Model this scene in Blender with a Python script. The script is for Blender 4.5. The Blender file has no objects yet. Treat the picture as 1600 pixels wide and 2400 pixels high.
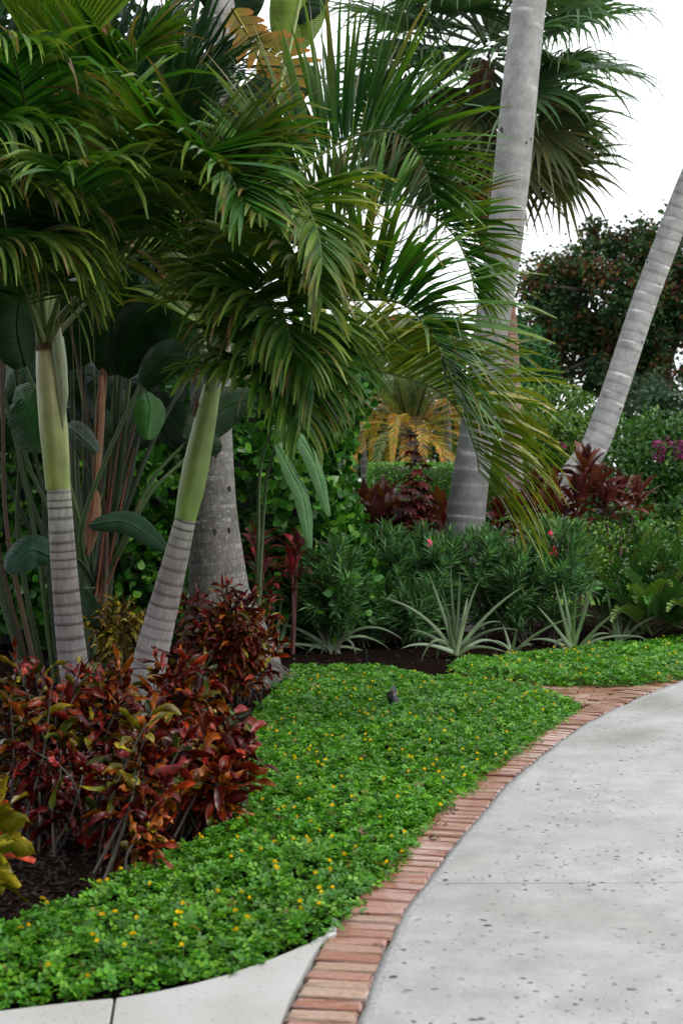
import bpy, math, random
import numpy as np
from mathutils import Vector

R = math.radians
rng = np.random.default_rng(11)
random.seed(5)
S = bpy.context.scene

# ------------------------------------------------------------------ camera
FPX, PITCH, CAMH = 3333.333, R(1.375), 1.5          # focal length in photo pixels, downward tilt, eye height
cd = bpy.data.cameras.new('camera'); cam = bpy.data.objects.new('camera', cd)
S.collection.objects.link(cam); S.camera = cam
cam.location = (0, 0, CAMH); cam.rotation_euler = (R(90) - PITCH, 0, 0)
cd.sensor_fit = 'VERTICAL'; cd.sensor_height = 36; cd.sensor_width = 24; cd.lens = 50
cd.clip_end = 2000; cd.clip_start = 0.05
cd.dof.use_dof = True; cd.dof.focus_distance = 8.6; cd.dof.aperture_fstop = 4.0

# ------------------------------------------------------------------ sky, sun, exposure
SUN_EL, SUN_AZ = 52, 118            # azimuth measured clockwise from +Y (view direction): from the right, a little behind
w = bpy.data.worlds.new('World'); S.world = w; w.use_nodes = True
nt = w.node_tree; nt.nodes.clear()
out = nt.nodes.new('ShaderNodeOutputWorld'); bg = nt.nodes.new('ShaderNodeBackground')
sky = nt.nodes.new('ShaderNodeTexSky'); sky.sky_type = 'NISHITA'; sky.sun_disc = False
sky.sun_elevation = R(SUN_EL); sky.sun_rotation = R(SUN_AZ); sky.dust_density = 2.0
tc = nt.nodes.new('ShaderNodeTexCoord'); nz = nt.nodes.new('ShaderNodeTexNoise')
nz.inputs['Scale'].default_value = 1.6; nz.inputs['Detail'].default_value = 4
cr = nt.nodes.new('ShaderNodeValToRGB')             # overcast: a closed, faintly uneven cloud deck
cr.color_ramp.elements[0].position = .3; cr.color_ramp.elements[0].color = (8.6, 9.0, 9.5, 1)
cr.color_ramp.elements[1].position = .7; cr.color_ramp.elements[1].color = (10.6, 10.7, 10.9, 1)
mx = nt.nodes.new('ShaderNodeMixRGB'); mx.inputs[0].default_value = .9
nt.links.new(tc.outputs['Generated'], nz.inputs['Vector']); nt.links.new(nz.outputs['Fac'], cr.inputs['Fac'])
nt.links.new(sky.outputs[0], mx.inputs[1]); nt.links.new(cr.outputs['Color'], mx.inputs[2])
sx = nt.nodes.new('ShaderNodeSeparateXYZ'); nt.links.new(tc.outputs['Generated'], sx.inputs[0])
mr_ = nt.nodes.new('ShaderNodeMapRange'); mr_.inputs[3].default_value = 1.02; mr_.inputs[4].default_value = 1.75     # an overcast sky is brightest overhead
nt.links.new(sx.outputs[2], mr_.inputs[0]); vm = nt.nodes.new('ShaderNodeVectorMath'); vm.operation = 'SCALE'
nt.links.new(mx.outputs[0], vm.inputs[0]); nt.links.new(mr_.outputs[0], vm.inputs['Scale'])
nt.links.new(vm.outputs[0], bg.inputs['Color']); bg.inputs['Strength'].default_value = .125
nt.links.new(bg.outputs[0], out.inputs[0])
sl = bpy.data.lights.new('sun', 'SUN'); sl.energy = 1.5; sl.angle = R(12); sl.color = (1, .96, .9)
so = bpy.data.objects.new('sun', sl); S.collection.objects.link(so)
sd = Vector((math.sin(R(SUN_AZ)) * math.cos(R(SUN_EL)), math.cos(R(SUN_AZ)) * math.cos(R(SUN_EL)), math.sin(R(SUN_EL))))
so.rotation_euler = sd.to_track_quat('Z', 'Y').to_euler(); so.location = (6, -6, 12)
vs = S.view_settings; vs.view_transform = 'Standard'; vs.look = 'None'; vs.gamma = 1; vs.exposure = 0.42
vs.use_curve_mapping = False
S.cycles.max_bounces = 6; S.cycles.diffuse_bounces = 3; S.cycles.glossy_bounces = 2; S.cycles.transmission_bounces = 3
S.cycles.transparent_max_bounces = 4; S.cycles.caustics_reflective = False; S.cycles.caustics_refractive = False

# ------------------------------------------------------------------ measuring: photo pixel + distance -> place
cp, sp_ = math.cos(PITCH), math.sin(PITCH)
def ray(px, py):
    u, v = (px - 800) / FPX, (1200 - py) / FPX
    return np.array([u, v * sp_ + cp, v * cp - sp_])
def P(px, py, Y):
    d = ray(px, py); return np.array([0, 0, CAMH]) + d * (Y / d[1])
def G(px, py, h=0.0):
    d = ray(px, py); return np.array([0, 0, CAMH]) + d * ((h - CAMH) / d[2])
def PL(lst): return np.array([P(*q) for q in lst])

# ------------------------------------------------------------------ mesh helpers
def nrm(a): return a / np.maximum(np.linalg.norm(a, axis=-1, keepdims=True), 1e-9)
def mesh_np(name, V, F, C=None, uvw=None, smooth=True):
    me = bpy.data.meshes.new(name); V = np.asarray(V, np.float32).reshape(-1, 3); F = np.asarray(F, np.int32)
    me.vertices.add(len(V)); me.vertices.foreach_set('co', V.ravel())
    k = F.shape[1]; me.loops.add(F.size); me.loops.foreach_set('vertex_index', F.ravel())
    me.polygons.add(len(F)); me.polygons.foreach_set('loop_start', np.arange(len(F), dtype=np.int32) * k)
    me.polygons.foreach_set('use_smooth', np.full(len(F), smooth))
    if C is not None:
        C = np.asarray(C, np.float32).reshape(-1, 3)
        a = me.color_attributes.new('Col', 'FLOAT_COLOR', 'POINT')
        a.data.foreach_set('color', np.concatenate([C, np.ones((len(C), 1), np.float32)], 1).ravel())
    if uvw is not None:
        a = me.attributes.new('uvw', 'FLOAT_VECTOR', 'POINT'); a.data.foreach_set('vector', np.asarray(uvw, np.float32).ravel())
    me.update(calc_edges=True)
    return me
class MB:
    def __init__(s): s.V, s.F, s.C, s.U, s.n = [], [], [], [], 0
    def add(s, V, F, C, U=None):
        V = np.asarray(V, float).reshape(-1, 3); C = np.broadcast_to(np.asarray(C, float), (len(V), 3)) if np.ndim(C) == 1 else np.asarray(C).reshape(-1, 3)
        s.V.append(V); s.F.append(np.asarray(F) + s.n); s.C.append(C); s.U.append(V if U is None else U); s.n += len(V); return s
    def mesh(s, name, off=(0, 0, 0), smooth=True):
        return mesh_np(name, np.concatenate(s.V) - np.asarray(off), np.concatenate(s.F), np.concatenate(s.C), np.concatenate(s.U), smooth)
def wloc(o):
    p = np.zeros(3)
    while o is not None: p += np.array(o.location); o = o.parent
    return p
def link(name, me, mat, parent=None, loc=(0, 0, 0)):
    o = bpy.data.objects.new(name, me); S.collection.objects.link(o); o.location = loc
    if me is not None and mat is not None and not me.materials: me.materials.append(mat)
    if parent is not None: o.parent = parent
    return o
def tag(o, label, cat, group=None):
    o['label'] = label; o['category'] = cat
    if group: o['group'] = group
    return o
def thing(name, label, cat, loc, group=None): return tag(link(name, None, None, None, tuple(map(float, loc))), label, cat, group)
def part(name, mb, mat, parent, stuff=False, smooth=True):
    o = link(name, mb.mesh(name, wloc(parent), smooth), mat, parent)
    if stuff: o['kind'] = 'stuff'
    return o
def structure(name, mb, mat, loc=(0, 0, 0), smooth=True):
    o = link(name, mb.mesh(name, loc, smooth), mat, None, loc); o['kind'] = 'structure'; return o

# ------------------------------------------------------------------ shape generators
def curve(pts, n=40):
    """Catmull-Rom through pts, resampled evenly to n points"""
    p = np.asarray(pts, float); p = np.vstack([2 * p[0] - p[1], p, 2 * p[-1] - p[-2]]); o = []
    for i in range(1, len(p) - 2):
        t = np.linspace(0, 1, 16, endpoint=False)[:, None]
        o.append(.5 * (2 * p[i] + (p[i + 1] - p[i - 1]) * t + (2 * p[i - 1] - 5 * p[i] + 4 * p[i + 1] - p[i + 2]) * t ** 2 + (3 * p[i] - p[i - 1] - 3 * p[i + 1] + p[i + 2]) * t ** 3))
    o = np.vstack(o + [p[-2][None]]); s = np.r_[0, np.cumsum(np.linalg.norm(np.diff(o, axis=0), axis=1))]
    q = np.linspace(0, s[-1], n); return np.stack([np.interp(q, s, o[:, k]) for k in range(3)], 1)
def tangents(c): return nrm(np.gradient(c, axis=0))
def tube(mb, c, rad, sides=8, col=(.3, .3, .3), flat=1.0):
    c = np.asarray(c, float); n = len(c); T = tangents(c); rad = np.broadcast_to(rad, (n,)) if np.ndim(rad) < 2 else rad
    ref = np.array([0, 1., 0]) if abs(T[0][1]) < .8 else np.array([1., 0, 0])
    A = nrm(np.cross(T, ref)); B = np.cross(T, A); th = np.linspace(0, 2 * math.pi, sides, endpoint=False)
    rr = rad[:, None] if rad.ndim == 1 else rad
    V = c[:, None] + A[:, None] * (np.cos(th) * rr)[..., None] + B[:, None] * (np.sin(th) * rr * flat)[..., None]
    i, j = np.meshgrid(np.arange(n - 1), np.arange(sides), indexing='ij'); j2 = (j + 1) % sides
    F = np.stack([i * sides + j, i * sides + j2, (i + 1) * sides + j2, (i + 1) * sides + j], -1).reshape(-1, 4)
    col = np.asarray(col, float)
    if col.ndim == 2 and len(col) == n: col = np.repeat(col, sides, 0)
    s = np.r_[0, np.cumsum(np.linalg.norm(np.diff(c, axis=0), axis=1))]
    U = np.stack([np.broadcast_to(np.cos(th), (n, sides)) * .15, np.broadcast_to(np.sin(th), (n, sides)) * .15, np.broadcast_to(s[:, None], (n, sides))], -1).reshape(-1, 3)
    mb.add(V.reshape(-1, 3), F, col if col.ndim == 1 else col.reshape(-1, 3), U); return V
def strips(P0, D, N, L, W, droop, prof, nseg=5, fold=.25, twist=0., cb=(.05, .1, .03), ct=None, ce=None, ramp=1.2, wave=0.):
    """many long leaves at once: each bends under its weight along its length. returns V (n, rows, 3, 3), C same"""
    n = len(P0); L, W, droop, twist = [np.broadcast_to(np.asarray(x, float), (n,)) for x in (L, W, droop, twist)]
    cb = np.broadcast_to(np.asarray(cb, float), (n, 3)); ct = cb if ct is None else np.broadcast_to(np.asarray(ct, float), (n, 3))
    ce = None if ce is None else np.broadcast_to(np.asarray(ce, float), (n, 3))
    pos = np.array(P0, float); d = nrm(np.array(D, float)); u = np.array(N, float); g = np.array([0, 0, -1.])
    V = np.zeros((n, nseg + 1, 3, 3)); C = np.zeros_like(V); ph = rng.uniform(0, 6.28, n)
    for i in range(nseg + 1):
        t = i / nseg
        s = np.cross(d, u); s = nrm(s); u = np.cross(s, d)
        a = (twist * t)[:, None]; s2 = s * np.cos(a) + u * np.sin(a); u2 = u * np.cos(a) - s * np.sin(a)
        hw = (W * prof[i] / 2)[:, None]; wv = (wave * np.sin(ph + t * 11) * W)[:, None] * u2
        V[:, i, 0] = pos - s2 * hw + u2 * hw * fold + wv; V[:, i, 1] = pos; V[:, i, 2] = pos + s2 * hw + u2 * hw * fold - wv
        k = t ** 2.2; c = cb * (1 - k) + ct * k
        C[:, i, 1] = c; C[:, i, 0] = C[:, i, 2] = c if ce is None else ce
        pos = pos + d * (L / nseg)[:, None]
        d = nrm(d + g * (droop * (t + .5 / nseg) ** ramp / nseg * (1 + ramp))[:, None])
    return V, C
def stripfaces(nseg):
    f = []
    for i in range(nseg):
        a = i * 3; f += [(a, a + 1, a + 4, a + 3), (a + 1, a + 2, a + 5, a + 4)]
    return np.array(f)
def many(F, n, k): return (F[None] + (np.arange(n) * k)[:, None, None]).reshape(-1, F.shape[1])
def add_strips(mb, V, C):
    n, r, nc = V.shape[:3]; mb.add(V.reshape(-1, 3), many(gridfaces(r - 1, nc), n, r * nc), C.reshape(-1, 3))
def strip_objs(name, V, C, mat, parent):
    n, r, nc = V.shape[:3]; F = gridfaces(r - 1, nc); off = wloc(parent); o = []
    for i in range(n):
        b = V[i, 0, nc // 2]; me = mesh_np(name, V[i].reshape(-1, 3) - b, F, C[i].reshape(-1, 3)); o.append(link(name, me, mat, parent, tuple(b - off)))
    return o
def rimmed(V, C, k=.28):
    """adds a column each side so that a leaf can carry a thin coloured margin"""
    l, m, r = V[:, :, 0], V[:, :, 1], V[:, :, 2]; cl, cm, c2 = C[:, :, 0], C[:, :, 1], C[:, :, 2]
    return np.stack([l, l * (1 - k) + m * k, m, r * (1 - k) + m * k, r], 2), np.stack([cl, cm, cm * .8 + cl * .2, cm, c2], 2)
def gridfaces(nseg, nc):
    i, j = np.meshgrid(np.arange(nseg), np.arange(nc - 1), indexing='ij'); return np.stack([i * nc + j, i * nc + j + 1, (i + 1) * nc + j + 1, (i + 1) * nc + j], -1).reshape(-1, 4)
def hexleaves(P0, D, N, L, W, fold, col, a=.3, b=.72, tipw=.75, cmid=None, bend=0.):
    """small leaves, six corners, folded on the midrib. V (n,6,3)"""
    n = len(P0); L = np.broadcast_to(np.asarray(L, float), (n,))[:, None]; W = np.broadcast_to(np.asarray(W, float), (n,))[:, None] / 2
    d = nrm(D); s = nrm(np.cross(d, N)); u = np.cross(s, d)
    V = np.stack([P0, P0 + d * L * a + s * W + u * W * fold, P0 + d * L * b + s * W * tipw + u * (W * fold - bend * L * .5),
                  P0 + d * L - u * bend * L, P0 + d * L * b - s * W * tipw + u * (W * fold - bend * L * .5), P0 + d * L * a - s * W + u * W * fold], 1)
    C = np.repeat(np.broadcast_to(np.asarray(col, float), (n, 3))[:, None], 6, 1).copy()
    if cmid is not None: C[:, [0, 3]] = np.broadcast_to(np.asarray(cmid), (n, 3))[:, None]
    return V, C
HEXF = np.array([(0, 1, 2, 3), (0, 3, 4, 5)])
def add_hex(mb, V, C): mb.add(V.reshape(-1, 3), many(HEXF, len(V), 6), C.reshape(-1, 3))
def hex_objs(name, V, C, mat, parent):
    off = wloc(parent)
    for i in range(len(V)):
        me = mesh_np(name, V[i] - V[i, 0], HEXF, C[i]); link(name, me, mat, parent, tuple(V[i, 0] - off))
def rdirs(n, zb=0.): v = rng.normal(size=(n, 3)); v[:, 2] += zb; return nrm(v)
def pick(pal, n, wts=None, jit=.2):
    pal = np.asarray(pal, float); k = rng.choice(len(pal), n, p=wts); return pal[k] * rng.uniform(1 - jit, 1 + jit, (n, 1))
def box(mb, c, s, col, rz=0):
    c = np.asarray(c, float); x, y, z = np.asarray(s, float) / 2
    V = np.array([(-x, -y, -z), (x, -y, -z), (x, y, -z), (-x, y, -z), (-x, -y, z), (x, -y, z), (x, y, z), (-x, y, z)])
    q = np.array([[math.cos(rz), -math.sin(rz), 0], [math.sin(rz), math.cos(rz), 0], [0, 0, 1]])
    mb.add(V @ q.T + c, [(0, 3, 2, 1), (4, 5, 6, 7), (0, 1, 5, 4), (1, 2, 6, 5), (2, 3, 7, 6), (3, 0, 4, 7)], col)
def inpoly(x, y, poly):
    ins = np.zeros(len(x), bool); j = len(poly) - 1
    for i in range(len(poly)):
        xi, yi, xj, yj = poly[i][0], poly[i][1], poly[j][0], poly[j][1]
        c = ((yi > y) != (yj > y)) & (x < (xj - xi) * (y - yi) / (yj - yi + 1e-12) + xi); ins ^= c; j = i
    return ins

# ------------------------------------------------------------------ materials
def newmat(name):
    m = bpy.data.materials.new(name); m.use_nodes = True; t = m.node_tree; b = t.nodes['Principled BSDF']; return m, t, b
def node(t, k, **kw):
    n = t.nodes.new(k)
    for a, v in kw.items():
        if a in n.inputs: n.inputs[a].default_value = v
        else: setattr(n, a, v)
    return n
def attr(t, name):
    n = t.nodes.new('ShaderNodeAttribute'); n.attribute_name = name; return n
def ramp(t, stops):
    n = t.nodes.new('ShaderNodeValToRGB'); e = n.color_ramp.elements
    while len(e) < len(stops): e.new(.5)
    for k, (p, c) in zip(e, stops): k.position = p; k.color = (*c, 1) if len(c) == 3 else c
    return n
def leafmat(name, rough=.42, transl=.18, spec=.3, vein=0., nscale=40., jitter=.25, coat=0.):
    m, t, b = newmat(name); a = attr(t, 'Col'); L = t.links.new
    nz = node(t, 'ShaderNodeTexNoise', Scale=nscale, Detail=3.); g = t.nodes.new('ShaderNodeNewGeometry'); L(g.outputs['Position'], nz.inputs['Vector'])
    mr = node(t, 'ShaderNodeMapRange'); mr.inputs[3].default_value = 1 - jitter; mr.inputs[4].default_value = 1 + jitter; L(nz.outputs['Fac'], mr.inputs[0])
    mu = node(t, 'ShaderNodeVectorMath', operation='SCALE'); L(a.outputs['Color'], mu.inputs[0]); L(mr.outputs[0], mu.inputs['Scale'])
    L(mu.outputs[0], b.inputs['Base Color']); b.inputs['Roughness'].default_value = rough; b.inputs['Specular IOR Level'].default_value = spec
    if coat: b.inputs['Coat Weight'].default_value = coat; b.inputs['Coat Roughness'].default_value = .12
    bp = node(t, 'ShaderNodeBump', Strength=.25, Distance=.004); L(nz.outputs['Fac'], bp.inputs['Height']); L(bp.outputs[0], b.inputs['Normal'])
    if transl:
        tr = t.nodes.new('ShaderNodeBsdfTranslucent'); k = node(t, 'ShaderNodeVectorMath', operation='MULTIPLY'); k.inputs[1].default_value = (1.5, 1.7, .6)
        L(mu.outputs[0], k.inputs[0]); L(k.outputs[0], tr.inputs[0]); mxs = t.nodes.new('ShaderNodeMixShader'); mxs.inputs[0].default_value = transl
        L(b.outputs[0], mxs.inputs[1]); L(tr.outputs[0], mxs.inputs[2]); L(mxs.outputs[0], t.nodes['Material Output'].inputs[0])
    return m
def trunkmat(name, rough=.8, streak=.35, scale=1.0, lichen=0.):
    m, t, b = newmat(name); L = t.links.new; a = attr(t, 'Col'); u = attr(t, 'uvw')
    mp = node(t, 'ShaderNodeMapping'); mp.inputs['Scale'].default_value = (60 * scale, 60 * scale, 9 * scale); L(u.outputs['Vector'], mp.inputs[0])
    n1 = node(t, 'ShaderNodeTexNoise', Scale=1., Detail=5., Roughness=.65); L(mp.outputs[0], n1.inputs['Vector'])
    n2 = node(t, 'ShaderNodeTexNoise', Scale=7., Detail=4.); L(u.outputs['Vector'], n2.inputs['Vector'])
    mr = node(t, 'ShaderNodeMapRange'); mr.inputs[1].default_value = .3; mr.inputs[2].default_value = .7; mr.inputs[3].default_value = 1 - streak; mr.inputs[4].default_value = 1 + streak; L(n1.outputs['Fac'], mr.inputs[0])
    mr2 = node(t, 'ShaderNodeMapRange'); mr2.inputs[1].default_value = .3; mr2.inputs[2].default_value = .7; mr2.inputs[3].default_value = .75; mr2.inputs[4].default_value = 1.2; L(n2.outputs['Fac'], mr2.inputs[0])
    k = node(t, 'ShaderNodeMath', operation='MULTIPLY'); L(mr.outputs[0], k.inputs[0]); L(mr2.outputs[0], k.inputs[1])
    mu = node(t, 'ShaderNodeVectorMath', operation='SCALE'); L(a.outputs['Color'], mu.inputs[0]); L(k.outputs[0], mu.inputs['Scale'])
    colo = mu.outputs[0]
    if lichen:
        n3 = node(t, 'ShaderNodeTexNoise', Scale=34., Detail=6., Roughness=.75); L(u.outputs['Vector'], n3.inputs['Vector'])
        rp = ramp(t, [(.55, (0, 0, 0)), (.66, (lichen, lichen, lichen))]); L(n3.outputs['Fac'], rp.inputs[0])
        mm = node(t, 'ShaderNodeMixRGB'); mm.inputs[2].default_value = (.34, .36, .32, 1); L(rp.outputs['Color'], mm.inputs[0]); L(colo, mm.inputs[1]); colo = mm.outputs[0]
    L(colo, b.inputs['Base Color']); b.inputs['Roughness'].default_value = rough
    bp = node(t, 'ShaderNodeBump', Strength=.5, Distance=.006); L(n1.outputs['Fac'], bp.inputs['Height']); L(bp.outputs[0], b.inputs['Normal'])
    return m
def simplemat(name, col, rough=.5, metal=0., nscale=30., amt=.15, bump=.2):
    m, t, b = newmat(name); L = t.links.new; g = t.nodes.new('ShaderNodeTexCoord')
    nz = node(t, 'ShaderNodeTexNoise', Scale=nscale, Detail=4.); L(g.outputs['Object'], nz.inputs['Vector'])
    rp = ramp(t, [(.25, tuple(c * (1 - amt) for c in col)), (.75, tuple(min(1, c * (1 + amt)) for c in col))]); L(nz.outputs['Fac'], rp.inputs[0])
    L(rp.outputs['Color'], b.inputs['Base Color']); b.inputs['Roughness'].default_value = rough; b.inputs['Metallic'].default_value = metal
    if bump: bp = node(t, 'ShaderNodeBump', Strength=bump, Distance=.003); L(nz.outputs['Fac'], bp.inputs['Height']); L(bp.outputs[0], b.inputs['Normal'])
    return m
M = {}
M['frond'] = leafmat('palm_leaflet', .38, .22, .2, nscale=25)
M['paddle'] = leafmat('paddle_leaf', .34, .15, .2, nscale=14, jitter=.3)
def ribbed(m):
    t = m.node_tree; b = t.nodes['Principled BSDF']; u = attr(t, 'uvw'); w_ = node(t, 'ShaderNodeTexWave', Scale=26., Distortion=.6, Detail=1.); t.links.new(u.outputs['Vector'], w_.inputs['Vector'])
    bp = node(t, 'ShaderNodeBump', Strength=.55, Distance=.004); t.links.new(w_.outputs['Fac'], bp.inputs['Height']); t.links.new(bp.outputs[0], b.inputs['Normal']); return m
M['banana'] = ribbed(leafmat('ribbed_paddle_leaf', .38, .12, .14, nscale=9, jitter=.45))
M['croton'] = leafmat('croton_leaf', .3, .06, .22, nscale=70, jitter=.7)
M['cover'] = leafmat('ground_cover_leaf', .42, .28, .3, nscale=9, jitter=.3)
M['shrub'] = leafmat('shrub_leaf', .42, .2, .2, nscale=20)
M['far'] = leafmat('tree_leaf', .5, .2, .1, nscale=1.2, jitter=.4)
M['strap'] = leafmat('strap_leaf', .45, .1, .4, nscale=60, jitter=.15)
M['petal'] = leafmat('petal', .6, .3, .2)
M['stem'] = trunkmat('stem_bark', .7, .3, 2.)
M['bark'] = trunkmat('tree_bark', .85, .4, .5)
M['coco'] = trunkmat('coconut_bark', .82, .17, 1.3, .0)
M['coco_old'] = trunkmat('coconut_bark_weathered', .85, .42, 1.4, .75)
M['ringed'] = trunkmat('ringed_palm_trunk', .7, .26, 1.2, .22)
M['shaft'] = trunkmat('crownshaft', .42, .16, .22)
M['iron'] = simplemat('black_powder_coat', (.012, .012, .014), .35, .3)
M['chrome'] = simplemat('polished_steel', (.6, .6, .6), .15, 1., amt=.05)
M['mortar'] = simplemat('mortar', (.2, .2, .195), .85, nscale=60, amt=.35, bump=.6)
M['white_paint'] = simplemat('white_fence_paint', (.75, .77, .8), .5)

def brickmat():
    m, t, b = newmat('clay_brick'); L = t.links.new
    oi = t.nodes.new('ShaderNodeObjectInfo'); tcn = t.nodes.new('ShaderNodeTexCoord'); geo = t.nodes.new('ShaderNodeNewGeometry')
    rp = ramp(t, [(0, (.225, .092, .058)), (.3, (.26, .118, .078)), (.55, (.275, .14, .098)), (.78, (.23, .095, .06)), (.93, (.28, .17, .118)), (1, (.30, .195, .14))]); L(oi.outputs['Random'], rp.inputs[0])
    mp = node(t, 'ShaderNodeMapping'); mp.inputs['Scale'].default_value = (42, 70, 70); L(tcn.outputs['Object'], mp.inputs[0])
    ad = node(t, 'ShaderNodeVectorMath', operation='ADD'); L(mp.outputs[0], ad.inputs[0]); L(oi.outputs['Location'], ad.inputs[1])
    n1 = node(t, 'ShaderNodeTexNoise', Scale=1., Detail=6., Roughness=.7); L(ad.outputs[0], n1.inputs['Vector'])
    mr = node(t, 'ShaderNodeMapRange'); mr.inputs[1].default_value = .3; mr.inputs[2].default_value = .7; mr.inputs[3].default_value = .68; mr.inputs[4].default_value = 1.28; L(n1.outputs['Fac'], mr.inputs[0])
    mu = node(t, 'ShaderNodeVectorMath', operation='SCALE'); L(rp.outputs['Color'], mu.inputs[0]); L(mr.outputs[0], mu.inputs['Scale']); edge_tone = attr(t, 'Col'); dm = node(t, 'ShaderNodeVectorMath', operation='MULTIPLY'); L(mu.outputs[0], dm.inputs[0]); L(edge_tone.outputs['Color'], dm.inputs[1]); L(dm.outputs[0], b.inputs['Base Color'])  # mesh colours darken the brick edges so the joints stand out
    n2 = node(t, 'ShaderNodeTexNoise', Scale=2.2, Detail=2.); L(geo.outputs['Position'], n2.inputs['Vector'])      # rain-wet patches
    rr = ramp(t, [(.44, (.09, .09, .09)), (.62, (.42, .42, .42))]); L(n2.outputs['Fac'], rr.inputs[0]); L(rr.outputs['Color'], b.inputs['Roughness'])
    bp = node(t, 'ShaderNodeBump', Strength=.3, Distance=.003); L(n1.outputs['Fac'], bp.inputs['Height']); L(bp.outputs[0], b.inputs['Normal'])
    return m
def concretemat():
    m, t, b = newmat('broomed_concrete'); L = t.links.new; geo = t.nodes.new('ShaderNodeNewGeometry'); pos = geo.outputs['Position']
    n1 = node(t, 'ShaderNodeTexNoise', Scale=.8, Detail=4.); n2 = node(t, 'ShaderNodeTexNoise', Scale=5., Detail=6., Roughness=.7); n3 = node(t, 'ShaderNodeTexNoise', Scale=170., Detail=3., Roughness=.7)
    for n in (n1, n2, n3): L(pos, n.inputs['Vector'])
    r1 = ramp(t, [(.28, (.20, .189, .172)), (.44, (.288, .281, .268)), (.7, (.32, .316, .306))]); L(n1.outputs['Fac'], r1.inputs[0])
    k = node(t, 'ShaderNodeMapRange'); k.inputs[1].default_value = .3; k.inputs[2].default_value = .7; k.inputs[3].default_value = .74; k.inputs[4].default_value = 1.14; L(n2.outputs['Fac'], k.inputs[0])
    k3 = node(t, 'ShaderNodeMapRange'); k3.inputs[1].default_value = .3; k3.inputs[2].default_value = .75; k3.inputs[3].default_value = .78; k3.inputs[4].default_value = 1.2; L(n3.outputs['Fac'], k3.inputs[0])
    kk = node(t, 'ShaderNodeMath', operation='MULTIPLY'); L(k.outputs[0], kk.inputs[0]); L(k3.outputs[0], kk.inputs[1])
    mu = node(t, 'ShaderNodeVectorMath', operation='SCALE'); L(r1.outputs['Color'], mu.inputs[0]); L(kk.outputs[0], mu.inputs['Scale'])
    col = mu.outputs[0]; nd = node(t, 'ShaderNodeTexNoise', Scale=14., Detail=2.); L(pos, nd.inputs['Vector'])
    off = node(t, 'ShaderNodeVectorMath', operation='SCALE', Scale=.05); L(nd.outputs['Color'], off.inputs[0]); pw = node(t, 'ShaderNodeVectorMath', operation='ADD'); L(pos, pw.inputs[0]); L(off.outputs[0], pw.inputs[1])
    masks = []
    for sc, lo, hi, thr in ((5., .03, .07, .35), (9., .04, .12, .35), (17., .05, .18, .45), (36., .05, .16, .6)):         # pits that hold dirt, at three sizes
        v = node(t, 'ShaderNodeTexVoronoi', Scale=sc); v.voronoi_dimensions = '2D'; L(pw.outputs[0], v.inputs['Vector'])
        sep = t.nodes.new('ShaderNodeSeparateColor'); L(v.outputs['Color'], sep.inputs[0])
        sel = node(t, 'ShaderNodeMath', operation='GREATER_THAN'); sel.inputs[1].default_value = thr; L(sep.outputs[0], sel.inputs[0])
        rad = node(t, 'ShaderNodeMapRange'); rad.inputs[3].default_value = lo * .35; rad.inputs[4].default_value = hi; L(sep.outputs[1], rad.inputs[0])
        df = node(t, 'ShaderNodeMath', operation='SUBTRACT'); L(rad.outputs[0], df.inputs[0]); L(v.outputs['Distance'], df.inputs[1])
        sm = node(t, 'ShaderNodeMapRange'); sm.inputs[1].default_value = 0; sm.inputs[2].default_value = .03; L(df.outputs[0], sm.inputs[0])
        o = node(t, 'ShaderNodeMath', operation='MULTIPLY'); L(sm.outputs[0], o.inputs[0]); L(sel.outputs[0], o.inputs[1]); masks.append(o.outputs[0])
    mxm = masks[0]
    for q in masks[1:]:
        a = node(t, 'ShaderNodeMath', operation='MAXIMUM'); L(mxm, a.inputs[0]); L(q, a.inputs[1]); mxm = a.outputs[0]
    gate = node(t, 'ShaderNodeTexNoise', Scale=2.2, Detail=3.); L(pos, gate.inputs['Vector'])
    gr = ramp(t, [(.40, (0.12,) * 3), (.56, (1, 1, 1))]); L(gate.outputs['Fac'], gr.inputs[0])
    pm = node(t, 'ShaderNodeMath', operation='MULTIPLY'); L(mxm, pm.inputs[0]); L(gr.outputs['Color'], pm.inputs[1])
    mix = node(t, 'ShaderNodeMixRGB'); mix.inputs[2].default_value = (.028, .025, .02, 1); L(pm.outputs[0], mix.inputs[0]); L(col, mix.inputs[1])
    L(mix.outputs[0], b.inputs['Base Color'])
    rw = ramp(t, [(.3, (.3,) * 3), (.55, (.62,) * 3)]); L(n1.outputs['Fac'], rw.inputs[0]); L(rw.outputs['Color'], b.inputs['Roughness'])
    hs = node(t, 'ShaderNodeMath', operation='MULTIPLY_ADD'); hs.inputs[1].default_value = -3.; L(pm.outputs[0], hs.inputs[0]); L(n3.outputs['Fac'], hs.inputs[2])
    bp = node(t, 'ShaderNodeBump', Strength=.35, Distance=.002); L(hs.outputs[0], bp.inputs['Height']); L(bp.outputs[0], b.inputs['Normal'])
    return m
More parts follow.
